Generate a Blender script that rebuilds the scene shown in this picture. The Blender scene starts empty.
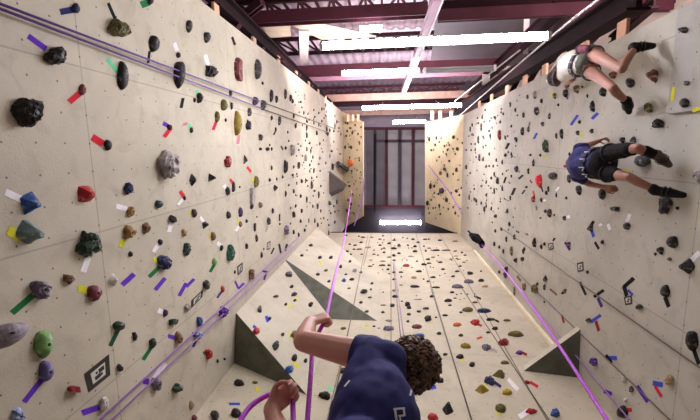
# ---- hold tables: x y w h colour shape [landmark phrase]
LEFT = '''
77 8 8 10 navy egg small navy knob
121 28 20 17 olive rock olive and black lump
57 56 19 16 black rock black knobbly hold under the purple tape
124 76 11 29 black egg long black oval
83 90 6 9 maroon egg tiny maroon knob
29 111 26 27 black rock big black craggy hold
109 145 7 9 black egg tiny chalked black knob
33 203 18 20 blue pyr blue wedge
89 194 17 17 red pyr red pyramid
129 189 9 10 navy rock small navy nub
131 212 8 9 gold rock small gold nub
33 232 24 22 greyteal pyr grey-teal wedge
91 245 20 23 darkgreen rock dark green striped hold
130 232 12 10 gold rock upper gold chip
131 254 4 5 black egg
70 279 10 9 brown rock small brown chip
96 293 14 16 maroon egg round maroon ball
114 280 10 13 white pyr white chipped horn
42 289 19 16 greypurple rock grey-purple knuckle
10 331 28 15 greymauve horn long grey horn
46 344 18 27 green egg green scoop with white top
48 371 15 19 violet egg violet-grey pod
19 415 12 12 bluewhite rock pale blue knob
120 326 12 9 darkgreen egg small dark green ball
75 389 12 6 darkred bar dark red toggle
105 404 9 14 white rock pale grey fin
120 368 5 6 black rock
135 336 4 7 black rock
151 1 6 6 black egg
155 44 11 16 black egg upper black oval
190 26 8 12 darkgrey egg slanted charcoal pebble
208 37 9 10 darkgrey egg round charcoal pebble
179 55 5 5 black egg
181 74 14 25 black egg tall black oval crossed by the ropes
212 71 13 12 black rock black fist-shaped lump
239 69 10 21 maroon bar ribbed maroon bar
259 69 10 20 darkgrey egg tall charcoal oval
200 98 6 7 black rock
195 100 3 4 black egg
225 105 9 11 olive egg round dark olive ball
231 93 4 6 black egg
232 106 3 6 black bar
256 101 7 7 plum egg
264 105 7 8 darkgrey egg
250 112 5 7 darkgrey egg
272 96 5 10 black egg
277 99 4 6 black egg
286 94 4 8 darkgrey egg
263 83 3 3 black egg
272 118 3 4 black egg
280 121 4 8 darkgrey egg
276 129 2.5 3 black egg
249 125 6 8 black rock
239 123 11 22 oliveyellow egg olive-yellow teardrop
218 117 6 9 olive egg small olive drop
226 120 2.5 3 black egg
261 137 5 5 black rock
170 127 5 5 black egg
192 130 4 5 black egg
171 164 23 23 grey rock big grey boulder
228 162 8 10 darkred rock dark red nugget
194 180 8 11 black pyr black tooth
213 178 9 7 black pyr black shark-fin
246 160 5 9 darkbrown pyr
234 187 4 9 black egg
228 191 5 6 black rock
185 198 3 4 black egg
160 204 9 8 darkteal egg dark teal pebble
257 182 6 10 olive egg upright olive half-moon
253 197 7 18 grey bar tall grey log
261 149 4 2.5 black egg
268 149 5 3 black rock
272 149 2.5 3 black egg
270 145 2 2 black egg
286 148 3 3 black egg
272 168 2.5 4 black egg
286 167 5 9 black rock
270 180 3 3 black egg
277 179 2 3 black egg
283 177 2.5 3 black egg
276 188 5 5 black pyr
286 194 2.5 4 black egg
289 185 2 2 black egg
240 187 2 2 black egg
173 219 7 6 black rock black nub on a white tail
195 213 6 7 darkbrown egg
206 225 6 6 black pyr
229 215 5 6 black egg
241 212 5 8 plum egg
147 228 8 9 brown rock tan-brown chip
185 232 5 6 tan rock
161 242 5 5 black egg
187 250 8 11 darkgreen rock dark green thimble
214 236 6 7 brown egg
222 248 4 5 black egg
165 262 13 13 navy rock navy block on green tape
231 254 9 16 forest rock tall green prickly hold
215 262 5 7 green egg
207 285 7 8 darkgrey rock
188 307 6 6 grey rock
223 289 4 6 red egg
235 272 2 3 black egg
252 274 7 8 brown rock
224 312 11 9 purple rock purple star-shaped hold
166 313 5 6 plum egg
257 238 3.5 6 darkbrown egg
247 246 3.5 5 black egg
262 255 3 5 black egg
247 221 3 3 black egg
241 224 4 5 brown egg
255 227 3 6 black bar
257 217 1.5 1.5 black egg
252 207 4 4 black egg
261 205 5 5 brown egg
273 211 3 5 black egg
269 221 4 7 darkgrey rock
280 224 2 2 black egg
287 230 6 8 greypurple rock
264 249 1.5 2 black egg
277 275 3 6 black egg
174 322 8 5 darkgreen bar small dark green bar
200 321 6 8 blue rock small blue knob
179 338 8 8 brown rock small tan knuckle
199 335 9 6 bluewhite rock white and blue chip
153 343 6 8 darkgreen rock
209 354 8 9 red rock red cube low on the wall
218 361 3 3 black egg
225 359 3 2 black egg
157 384 11 11 greypurple rock grey-purple cluster
178 388 11 8 darkgreen rock low dark green lump
192 405 5 8 tan egg
286 95 3.5 7 darkgrey egg
291 98 3.5 6 black egg
293 101 3 4 black egg
296 92 1.5 1.5 black egg
305 97 3 5 grey egg
301 102 3 2 black egg
299 102 1.5 1.5 black egg
304 113 2 3 black egg
294 116 2.5 4 black egg
296 126 3 4 black egg
307 121 2.5 2.5 black egg
307 128 2.5 5 black egg
307 135 2.5 5 black egg
288 132 2 2.5 black egg
314 110 1.5 2 black egg
319 113 2 2 black egg
322 109 2 3 black egg
326 105 2 3 black egg
327 111 1.5 3 darkgrey egg
315 117 2 2 black egg
314 123 1.5 3 black egg
319 125 1.5 3 black egg
322 121 2 2.5 black egg
317 133 3 4 black egg
327 129 2.5 4 black egg
328 134 2.5 3.5 black egg
330 130 2.5 3 black egg
334 131 2 2.5 black egg
335 126 2 5 black egg
337 122 2 3 black egg
335 116 1.5 2 black egg
339 128 3 1.5 black egg
341 134 1.5 3 black egg
293 150 6 8 grey rock
299 150 2 2 black egg
289 141 2 2 black egg
301 146 1.5 2 black egg
307 149 2 4 black egg
311 151 2 4 black egg
310 143 2 2.5 black egg
320 144 2 3 black egg
306 158 4 6 grey rock
313 157 2 3 black egg
320 158 2 3 black egg
299 166 3.5 6 darkgrey rock
294 167 2 3 black egg
287 167 3 9 black rock
293 175 4 2 black egg
297 174 1.5 2 black egg
310 165 2 2.5 black egg
314 171 2 4 black egg
310 171 1.5 3 black egg
319 164 4 1.5 darkbrown egg
302 181 3 3.5 black egg
306 180 2 3 black egg
297 183 1.5 3 black egg
312 185 3.5 6 darkgrey rock
289 185 1.5 1.5 black egg
294 191 2.5 4 black egg
286 194 2.5 5 black egg
301 196 3 3 black egg
307 199 2.5 4 black egg
315 191 2 2 black egg
319 195 2.5 6 black egg
308 186 1.5 2 black egg
317 177 2 1.5 black egg
312 178 2 2.5 black egg
321 186 2 2 black egg
326 163 2 2.5 black egg
330 156 1.5 3 black egg
332 151 5 2 black egg
333 167 4 5 black rock
296 206 2.5 3 black egg
291 208 2 2 black egg
302 211 3 4 black egg
294 215 4 5 black rock
307 201 1.5 3 black egg
313 206 2 3 black egg
318 206 3 5 darkgrey egg
321 211 2 3 black egg
324 218 1.5 2.5 black egg
315 221 2 4 black egg
318 225 2.5 4 black egg
309 221 1.5 4 black egg
301 221 3 3 black egg
294 232 3 4 black egg
299 235 2.5 4.5 black egg
305 230 3 3 black egg
330 203 4 4 darkgrey rock
337 202 2 4 black egg
334 206 2 2.5 black egg
329 225 2 2 black egg
335 222 2.5 3 black egg
329 234 2 6 black egg
331 213 2 2 black egg
'''
RIGHT = '''
651 76 11 13 redbrown pyr red-brown wedge
629 83 8 8 black egg round black ball under the shoe
612 75 7 6 redbrown egg small red-brown nub
602 92 7 8 black egg
576 89 6 6 brown rock small brown nub
587 96 2 3 black egg
582 87 2 2 black egg
657 124 11 8 black rock black bow-tie lump
648 108 8 9 olive rock dark olive lump
592 107 5 8 black rock
579 122 3 3 black egg
577 133 4 4 black egg
591 131 4 4 black egg
561 134 4 8 black egg
622 140 5 5 black rock
633 140 5 5 black rock
640 161 19 10 darkgrey egg broad dark grey half-moon
698 176 9 12 grey rock pale grey rock at the edge
578 190 6 8 black egg
601 194 7 9 black egg black pebble under the low hand
568 179 3 7 black egg
566 198 2 2 black egg
615 209 7 4 black bar
664 204 12 16 darkgrey rock dark grey rock in shadow
677 208 3 3 black egg
564 218 4 4 black egg
626 226 6 6 black egg black knob with a white tail
590 228 5 5 black rock
602 242 3 4 black egg
671 242 11 11 black egg round black ball
660 250 5 6 black rock
655 254 2.5 3 black egg
669 259 4 3 brown egg
685 266 13 14 black pyr black triangle with a pocket
664 291 9 12 black egg black spoon-shaped hold
587 272 3 3 black egg
564 291 4 4 olive egg
639 307 6 4 black rock
588 320 5 4 darkgrey rock
623 379 5 6 white rock
631 389 4 6 darkgrey rock
669 380 8 9 tan rock tan curled chip
625 400 4 4 white egg
621 412 12 12 black egg low black ball
690 341 12 19 black egg tall black egg
593 362 7 7 purple rock purple square hold
565 93 5 6 black rock
554 96 4 5 olive egg
541 101 3 4 black egg
527 97 3 4 brown egg
534 95 4 7 grey egg
515 110 2.5 3.5 black egg
523 115 3 4.5 black egg
536 111 5 6 darkgrey rock
549 116 3 5 navy egg
542 124 4 3.5 navy egg
558 105 2.5 2.5 black egg
522 131 4 7 black egg
528 129 3 5 darkbrown egg
499 135 4.5 8 darkred egg small dark red oval
500 122 2 2.5 black egg
501 109 1.5 2 black egg
503 114 2 2 black egg
494 117 2 2 black egg
511 126 2 2.5 black egg
515 139 3 3 black egg
556 136 2.5 5 black egg
505 138 2 3 black egg
545 146 6 9 darkgreen rock dark green nut
540 155 2.5 2.5 black egg
530 155 3 2 black egg
533 163 3 6 black egg
528 171 2.5 5 black egg
516 169 4.5 5 plum rock
516 140 3 4 black egg
505 155 3.5 3 black egg
511 154 2 3 black egg
502 162 2 4 black egg
496 160 2 3 black egg
493 166 2 2.5 black egg
538 181 8 13 brightred egg bright red egg
552 176 10 7 darkgrey egg dark grey half-bowl
565 166 4 3 red egg
569 154 2.5 3 black egg
569 179 3 7 black egg
497 181 4 6 black egg
502 189 2.5 4 black egg
494 191 2 5 black egg
548 189 2.5 5 black egg
546 193 3 4 black egg
526 187 3 2 black egg
511 176 2 2.5 black egg
494 174 2 4 black egg
510 198 2 4 black egg
533 199 4 5 darkred rock
541 200 3 4 black egg
536 208 2 4 grey egg
549 213 5 7 darkbrown egg brown barrel
545 211 3 3 black egg
554 215 1.5 2 black egg
556 195 2 4 black egg
566 198 2.5 2.5 black egg
540 218 2.5 1.5 olive egg
507 211 3 4 black egg
509 224 3 4 black egg
501 229 2.5 3 black egg
495 231 2.5 3 black egg
506 239 2.5 5 black egg
514 237 3 4.5 black egg
534 243 4 7 black rock
495 216 4 3 black egg
524 249 3 3 black egg
526 234 5 2 grey egg
541 247 3 4 black egg
544 244 3 3 black egg
568 244 5 4 plum rock
499 247 3 3 black egg
494 244 3 4 black egg
511 248 2 3 black egg
523 251 3 5 black egg
522 259 4 4 black rock
515 260 4.5 4 black rock
511 251 3.5 8 olive egg
503 251 2.5 4 black egg
506 269 4 5 black rock
499 272 3 3 black egg
505 275 4 5 plum rock
514 291 2.5 8 brown egg
524 286 4 6 brown rock
534 289 7 7 olive rock olive-black tangle
537 284 3 3 black egg
545 279 4 5 black rock
544 287 3 5 black egg
544 302 2 2 black egg
470 129 2 5 black egg
472 125 2 3 black egg
481 127 2.5 6 black egg
482 117 2 4 darkgrey egg
478 123 2 2 black egg
485 110 2 2 black egg
473 135 2 2 black egg
478 140 3 7 darkgreen egg
475 144 2 2 black egg
471 144 2 2 black egg
483 137 2 2.5 black egg
490 136 2 4 black egg
489 131 2 2 black egg
495 118 2 3 black egg
471 150 2 2 black egg
466 150 2 2 black egg
475 150 2 2 black egg
483 147 1.5 3 black egg
489 154 2 3 black egg
479 158 3 6 plum egg
483 159 2 4 black egg
466 167 3 4 black egg
470 173 2 2 black egg
476 157 2 2 black egg
486 166 2 2 black egg
489 166 2 2 black egg
493 166 2 2 black egg
491 178 2.5 2.5 black egg
486 182 2 2.5 black egg
481 186 2 2 black egg
474 189 2 2 black egg
486 195 2.5 3 black egg
494 191 2 4 black egg
469 197 2 5 black egg
474 199 2 3 black egg
476 201 3 3 black egg
481 203 2 3 black egg
484 209 3 5 black egg
486 206 2 3 black egg
491 209 2 2.5 black egg
'''
PLATE = '''
682 30 8 5 black egg black oval on the grey plate
686 83 5 4 darkgrey rock
683 103 8 8 black egg
'''
FRONT = '''
346 235 3 2 darkbrown egg
359 236 2 1.5 black egg
363 237 4 2 black egg
372 237 2.5 1.5 darkbrown egg
361 242 3 2.5 black egg
350 244 2.5 2 black egg
355 245 3 2 black egg
354 249 2.5 2 black egg
359 249 5 2 darkgrey egg
368 247 5 2.5 grey egg
380 239 3 1.5 black egg
380 245 2.5 2 black egg
384 248 2 2 black egg
384 252 2.5 2.5 black egg
374 250 1.5 1.5 black egg
374 254 3 1.5 black egg
378 255 2 1.5 black egg
347 251 3 2.5 black egg
351 254 2 2 black egg
362 254 2.5 1.5 black egg
383 261 5 1.5 olive egg
382 265 6 2.5 darkgrey egg
371 260 3 1 olive egg
370 266 4 2 olive egg
389 265 3 2.5 black egg
388 269 2.5 2.5 black egg
389 257 4 1.5 black egg
389 243 3 3 black egg
394 248 5 3 black egg
394 240 3 2 black egg
399 245 3 4 darkgrey egg
394 255 3 3.5 black egg
399 253 3 2.5 black egg
394 260 3 2 black egg
406 265 6 4 red egg small red nub high up
411 256 5 2 grey egg
408 245 2 2 black egg
415 246 3 3 black egg
415 251 4 3 black egg
413 239 3 2.5 darkgrey egg
418 242 3 2 black egg
417 261 2 2 black egg
394 272 3 2.5 black egg
401 272 4 2 black egg
394 279 3 2.5 black egg
414 277 5 3.5 tan egg
415 286 8 3.5 black egg flat black pebble
419 271 5 3 black egg
401 285 3 1 olive egg
394 290 3.5 3 grey egg
395 296 5 3.5 black egg
392 305 4 4 darkgrey rock
383 305 5 1.5 olive egg
383 312 3 2.5 black egg
389 320 6 3 grey egg
389 328 8 5 greypurple rock grey-blue nub above the shoulder
402 301 2 1.5 black egg
407 304 4 5 black rock
409 307 4 4 black egg
409 314 3.5 3 black egg
408 321 2.5 3 black egg
417 326 8 5 redbrown egg red-brown dome
418 299 7 2 grey egg
419 311 4 3 black egg
419 335 9 5 blue egg blue dome
374 326 2.5 2 black egg
379 328 2 1 black egg
425 239 4 2 black egg
440 240 3.5 2.5 black egg
455 241 5 2 brown egg
424 246 1.5 2 black egg
429 248 3 1.5 black egg
436 250 7 2.5 black egg
446 250 8 2 darkgrey egg
455 251 3 1.5 darkbrown egg
462 252 2 2 black egg
465 255 2.5 2 black egg
426 251 2 1.5 black egg
433 257 4 1.5 olive egg
428 259 4 2.5 black egg
424 264 5 3 black egg
429 263 4 2 black egg
440 262 4 2.5 black egg
451 259 3 1.5 brown egg
458 259 2 1.5 black egg
456 256 4 1 olive egg
443 269 3.5 2.5 black egg
433 277 5 2.5 black egg
428 281 3 2.5 black egg
457 271 4 2.5 black egg
453 276 3.5 2.5 black egg
460 266 3 2 black egg
464 262 3 1.5 black egg
470 273 5 4 black rock
481 280 5 4 black egg
469 281 8 5 greypurple egg grey-brown dome
481 271 2 2 black egg
436 287 7 2.5 black egg
458 286 10 5 greypurple egg grey-purple dome
485 286 5 3 tan egg
432 296 4 3 black egg
452 292 4 2.5 black egg
448 300 6.5 4 black egg
450 305 3 2 black egg
455 298 3 1.5 brown egg
475 302 5 2.5 brown egg
468 309 9 5.5 olive egg dark olive dome
484 310 11 5.5 navy egg long navy dome
461 312 3 2.5 black egg
489 319 4 4 black egg
445 315 5 2.5 black egg
426 308 6 3 darkgrey egg
428 318 6 6 black rock black craggy nub
436 317 2 2 black egg
457 324 7 4.5 orange egg orange-brown dome
475 322 7 6 red rock red chunk with red tail
439 333 4 3.5 black egg
461 335 4 3 black egg
492 319 7 3 darkgrey egg
507 320 6 3 olive egg
495 328 5 4 black egg
488 332 4 2.5 black egg
516 333 15 8 olive egg large olive dome
466 345 10 7 oliveyellow egg olive-yellow dome
504 342 8 7 darkred rock dark red chunk
486 347 7 6 greypurple rock grey-blue spike
519 352 5 5 purple rock
460 356 6 5 black egg black nub with yellow tape
472 364 5 5 black egg
505 362 7 4 olive egg
445 354 4 3 black egg
435 359 7 6 orange egg orange-red nub by the hair
440 380 6 5 black egg
500 373 14 10 olive pyr olive-tan wedge with a white tail
490 380 8 8 navy rock navy hook
482 388 12 9 oliveyellow pyr mustard wedge
507 391 8 7 yellow egg yellow chip
501 407 10 10 olive egg olive pebble near the bottom
448 407 10 12 black pyr black pyramid near the bottom
433 416 10 8 red egg red ball at the bottom
531 411 8 5 red rock red chip with a white tail
527 382 5 4 darkred egg
555 412 7 8 blue rock blue rough hold
344 371 6 6 darkbrown rock brown chip behind the shirt
325 395 9 7 black rock black lump under the elbow
239 382 8 7 black egg black pebble under the volume
255 382 5 3 olive egg
236 412 10 10 black egg black ball in the lower corner
215 415 8 9 darkgrey rock charcoal rock in the lower corner
194 417 5 6 maroon egg
343 328 5 3 olive egg
'''
WEDGE_LOW = '''
260 309 3 7 darkgrey bar
257 330 6 7 red egg red knob on the lower volume
276 296 5 2.5 darkgrey egg
292 286 4 4 black egg
276 345 5 8 darkgrey rock
289 274 6 5 darkgrey bar
294 294 5 4 plum rock
286 304 3 3 black egg
295 300 3 3 black egg
311 304 5 5 black rock
283 334 3 4 black egg
295 334 7 6 brown rock
295 357 5 7 black egg black oval on the lower volume
289 369 7 6 blue rock blue knob on the lower volume
306 360 3 5 black egg
270 318 3 4 black egg
'''
WEDGE_HIGH = '''
311 245 4 3 black egg
302 255 3.5 3 black egg
307 250 1.5 1.5 black egg
320 257 4 4 black egg
331 257 4 4 black egg
341 266 3 5 navy egg
318 274 4 3 black egg
326 270 4 3 olive egg
344 280 4 4 blue rock
350 261 3 3.5 black egg
355 270 4 5 grey rock grey ring on the upper volume
361 272 3 2.5 black egg
346 274 3 2 black egg
352 279 5 2.5 black egg
349 288 3 2 olive egg
372 283 3 3 black egg
371 289 2 3 black egg
364 291 6 5 darkgrey rock dark grey rock on the upper volume
370 297 4 2 olive egg
361 302 3.5 3 black egg
367 311 4 3 olive egg
329 281 3 3 black egg
'''
PANEL_L = '''
345.5 123 1.5 2 black egg
355 125 1.5 2 black egg
350 128 3 1.5 black egg
347 131 2 2 black egg
352 133 2 2.5 black egg
358 134 1.5 2 black egg
346 136 2 2 black egg
361 137 1.5 2 black egg
345 147 2 3 black egg
351 147.5 2.5 2.5 black egg
349 147 1.5 2 black egg
350 163 5 6 orange rock bright orange nub high up
347 168 3 2 black egg
343 163 2 2 black egg
357 150 1.5 2 black egg
359 158 1.5 2 black egg
357 170 1.5 2 black egg
360 178 1.5 2 black egg
349 186 3 2 black egg
354 184 1.5 2 black egg
357 189 1.5 2 black egg
351 195 1.5 3 black egg
360 195 1.5 2 black egg
348 200 2 2 black egg
351 204 2 3 black egg
347 211 2 2 black egg
359 206 1.5 2 black egg
354 213 1.5 2 black egg
'''
PANEL_R = '''
429 139 2 4 black egg
436 138 2 3 black egg
441 138 1.5 2 black egg
453 137 3 3 black egg
435 145 2 2 black egg
439 142 1.5 2 black egg
444 146 2 2 black egg
449 145 1.5 2 black egg
431 150 2 2 black egg
447 150 1.5 2 black egg
453 149 1.5 2 black egg
457 149 3 3 black egg
455 154 1.5 2 black egg
446 154 1.5 2 black egg
439 157 1.5 2 black egg
462 143 1.5 2 black egg
440 173 3 4 brown egg
444 169 2.5 3 darkbrown egg
456 170 3 4 black egg
447 175 2 4 black egg
453 174 1.5 2 black egg
449 161 2 2 black egg
430 186 3 5 black egg
434 186 2 3 black egg
441 191 5 5 plum rock dark plum clump
438 194 2 2 black egg
434 193 1.5 2 black egg
451 193 1.5 2 black egg
456 191 3 3 black egg
459 195 2 2 black egg
461 188 1.5 2 black egg
446 200 3 4 black egg
427 203 3 4 black egg
431 200 1.5 2 black egg
439 206 2 4 black egg
433 208 1.5 2 black egg
448 209 1.5 2 black egg
453 207 1.5 2 black egg
429 213 1.5 2 black egg
440 214 2 2 black egg
455 213 2 3 black egg
'''
# ---- tapes: x0 y0 x1 y1 width colour
TAPE_L = '''
60 12 74 9.5 6.5 navy
108 3 115 19 3 black
28 36 46 49 5.5 purple
107 59 118 72 4 mint
69 102 80 93 6 red
92 137 103 144 7 red
5 192 25 201 7 white
116 206 127 209 5 white
8 230 21 238 10 yellow
88 258 83 272 6 white
123 239 121 247 5 yellow
78 288 88 291 7 yellow
122 285 134 274 5 purple
12 313 34 294 6 green
24 402 42 379 5 purple
118 330 110 346 4 darkgreen
82 413 99 407 6 purple
141 5 149 2 7 green
174 43 177 51 4 white
205 55 208 65 4 white
149.5 51 148 63 2.5 black
232 37 235 45 2.5 black
196 90 199 95 3 mint
183 98 181 108 3 black
276 130 273.5 135 1.5 black
239 135 237.5 144 3 pink
216 122 213 130 3 red
163 123 168 126 4 purple
171 128 164 137 4 red
183 125 187 123 2.5 pink
188 124 191 128 3 mint
247 167 251 172 2.5 red
230 179 233 184 2.5 red
224 185 226 189 3 white
180 191 184 197 3.5 red
183 199 178 205 3 white
252 178 254 181 3 yellow
281 146 283 150 1.5 black
171 222 169 232 4 white
190 213 193 213 5 yellow
200 217 204 222 3 white
159 244 153 252 4 white
209 235.5 212 236 4 yellow
217 243 221 246 4 white
153 259 157 260 5 yellow
149 277 161 265 4 green
155 290 165 278 4 purple
214 265 210 272 3 green
179 296 186 283 3.5 purple
186 287 194 279 3 purple
222 291 217 298 2 plum
235 281 238 288 2 purple
238 289 244 283 2 purple
262 271 268 272 2 plum
266 273 264 280 2 plum
158 310 163 313 5 white
238 221 239.5 223 3 yellow
236 231 239 226 2.5 white
268 226 265.5 232 1.5 grey
279.5 214 279.5 221 1.5 black
274 248 271 254 1.5 black
279 244 281 254 2 black
287 244 285 251 2 black
168 336 176 338 4 purple
192 334 197 336 4 blue
196 340 193 347 2.5 plum
152 346 143 360 3.5 green
204 351 206 354 4 green
143 381 149 382 6 purple
154 378 165 363 5 white
219 316 226 309 3 purple
'''
TAPE_R = '''
565.5 95 568 99 2 blue
598 113 592 119 3 blue
578 115 571 125 2.5 blue
581 133 583 135 3 yellow
626 170 629 173 4 yellow
566 217.5 570 216.5 3 white
627 222 630 214 3.5 white
588 230 594 221 3 black
591 229 594 237 3 blue
608 224 610 230 3 white
599 226 602 224 2.5 white
595 242 599 249 2.5 black
565 242 570 250 2.5 plum
690 262 700 252 5 white
665 297 669 307 4 black
580 282 586 295 2.5 black
594 297 604 290 3 black
598 298 602 307 3 plum
624 287 634 278 4 black
624 286 627 296 4 black
628 290 633 295 2.5 blue
591 322 601 315 3 blue
596 321 599 331 3 darkred
608 358 617 358 4 blue
606 355 612 363 3 black
637 386 648 402 4 purple
653 383 663 385 5 blue
655 386 662 397 3 red
604 391 612 394 4 purple
625 410 632 410 4 red
694 350 699 364 4 black
562 315 564 323 2 darkred
551 94 552 97 2.5 yellow
510 102 510.5 107 1.5 black
529 126 530 122 1.5 brown
537 133 534 139 2 blue
515 130 513.5 133 1.5 grey
547 149 549 152 2 darkred
543 156 546 157 2.5 yellow
509 143 506 149 2.5 black
506 177 504 183 2 black
523 175 519 179 2 black
515 188 512 195 2.5 black
525 190 522 194 1.5 black
530 180 532 183 1.5 darkred
541 186 543 192 1.5 black
559 187 556 191 2 white
533 191 535 197 1.5 red
543 201 546 200 2 white
553 241 555 238 2 black
517 276 521 281 2 brown
550 289 557 295 2 brown
566 289 562 294 2.5 black
'''
TAPE_F = '''
428 388 436 387 4 blue
477 324 482 326 2 red
495 320 499 322 2 black
477 339 482 337 2 red
489 348 497 352 2.5 grey
521 352 527 355 2.5 darkred
508 379 518 390 4 white
494 382 501 387 3 navy
484 382 486 385 3 yellow
497 413 500 416 3 yellow
519 417 529 411 5.5 white
530 382 538 387 3 red
474 296 481 299 2 black
462 359 464 361 3 yellow
477 314 481 316 2 white
341 377 346 373 2.5 tan
328 387 333 391 2.5 mint
319 397 322 394 3 yellow
257 387 258 392 3 yellow
229 404 240 404 2.5 blue
365 325 369 326 2 yellow
'''
TAPE_WL = '''
253 326 256 328 3 blue
266 316 268 322 3 blue
289 307 292 305 2.5 yellow
289 335 294 336 4 yellow
296 297 298 300 2 yellow
293 362 299 367 3 yellow
'''
TAPE_WH = '''
319 261 321 264 2 yellow
'''
TAPE_PLATE = '''
674 87 672 101 3 yellow
693 111 700 108 4 yellow
'''
import bpy, bmesh, math, random
from mathutils import Vector, Matrix, Quaternion
from mathutils.bvhtree import BVHTree
random.seed(7)
S = bpy.context.scene
COL = S.collection
F = 390.0
CAM = Vector((0, 0, 0.15))
# ---------------------------------------------------------------- camera: looks almost straight up the shaft
Zc = Vector((41, 60, -F)).normalized()
Xc = Vector((F, 0, 41)).normalized()
Yc = Zc.cross(Xc)
R = Matrix((Xc, Yc, Zc))            # camera coords -> world coords
cd = bpy.data.cameras.new('camera'); cam = bpy.data.objects.new('camera', cd); COL.objects.link(cam)
cd.sensor_width = 36; cd.lens = F / 700 * 36; cd.clip_end = 200; cd.clip_start = 0.02
cam.matrix_world = Matrix.Translation(CAM) @ R.to_4x4()
S.camera = cam
def ray(px, py):
    return R @ Vector((px - 350, 210 - py, -F))
class Plane:
    def __init__(s, p, n): s.p = Vector(p); s.n = Vector(n).normalized()
    def at(s, px, py, off=0.0):
        d = ray(px, py)
        t = (s.p + s.n * off - CAM).dot(s.n) / d.dot(s.n)
        return CAM + d * t
    def depth(s, px, py):
        return (s.at(px, py) - CAM).dot(-(R @ Vector((0, 0, 1))))
def W(px, py, z):                   # point at height z above the camera
    d = ray(px, py); return CAM + d * (z / d.z)
def PX(px, py, x):
    d = ray(px, py); return CAM + d * (x / d.x)
def PY(px, py, y):
    d = ray(px, py); return CAM + d * (y / d.y)
A_, B_, D_ = 2.2, 2.4, 2.93
PL = Plane((-A_, 0, 0), (1, 0, 0)); PR = Plane((B_, 0, 0), (-1, 0, 0)); PF = Plane((0, D_, 0), (0, -1, 0))

# ---------------------------------------------------------------- materials
def lin(c):
    return tuple(((v / 255) / 12.92 if v / 255 <= .04045 else ((v / 255 + .055) / 1.055) ** 2.4) for v in c)
MATS = {}
def mat(name, rgb, rough=.6, var=.25, scale=14, metal=0, spec=.5, emit=0, sub=0, chalk=0, bump=0.0, rgb2=None):
    if name in MATS: return MATS[name]
    m = bpy.data.materials.new(name); m.use_nodes = True; nt = m.node_tree; N = nt.nodes; L = nt.links
    b = N['Principled BSDF']; b.inputs['Roughness'].default_value = rough; b.inputs['Metallic'].default_value = metal; b.inputs['Specular IOR Level'].default_value = spec
    c = lin(rgb)
    tc = N.new('ShaderNodeTexCoord'); no = N.new('ShaderNodeTexNoise'); no.inputs['Scale'].default_value = scale; no.inputs['Detail'].default_value = 5
    L.new(tc.outputs['Object'], no.inputs['Vector'])
    cr = N.new('ShaderNodeValToRGB')
    c2 = lin(rgb2) if rgb2 else tuple(v * (1 - var) for v in c)
    c3 = c if rgb2 else tuple(min(1, v * (1 + var)) for v in c)
    cr.color_ramp.elements[0].position = .3; cr.color_ramp.elements[1].position = .7
    cr.color_ramp.elements[0].color = (*c2, 1); cr.color_ramp.elements[1].color = (*c3, 1)
    L.new(no.outputs['Fac'], cr.inputs['Fac']); out = cr.outputs['Color']
    if chalk:
        n2 = N.new('ShaderNodeTexNoise'); n2.inputs['Scale'].default_value = 26; n2.inputs['Detail'].default_value = 3
        L.new(tc.outputs['Object'], n2.inputs['Vector'])
        r2 = N.new('ShaderNodeValToRGB'); r2.color_ramp.elements[0].position = .56; r2.color_ramp.elements[1].position = .74
        r2.color_ramp.elements[0].color = (0, 0, 0, 1); r2.color_ramp.elements[1].color = (chalk, chalk, chalk, 1)
        L.new(n2.outputs['Fac'], r2.inputs['Fac'])
        mx = N.new('ShaderNodeMixRGB'); mx.inputs[2].default_value = (.62, .58, .55, 1)
        L.new(r2.outputs['Color'], mx.inputs[0]); L.new(out, mx.inputs[1]); out = mx.outputs[0]
    L.new(out, b.inputs['Base Color'])
    if bump:
        bp = N.new('ShaderNodeBump'); bp.inputs['Strength'].default_value = bump; bp.inputs['Distance'].default_value = .02
        L.new(no.outputs['Fac'], bp.inputs['Height']); L.new(bp.outputs['Normal'], b.inputs['Normal'])
    if emit:
        b.inputs['Emission Color'].default_value = (*lin(rgb), 1); b.inputs['Emission Strength'].default_value = emit
    if sub:
        b.inputs['Subsurface Weight'].default_value = sub; b.inputs['Subsurface Radius'].default_value = (.02, .008, .005); b.inputs['Subsurface Scale'].default_value = .5
    MATS[name] = m; return m

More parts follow.
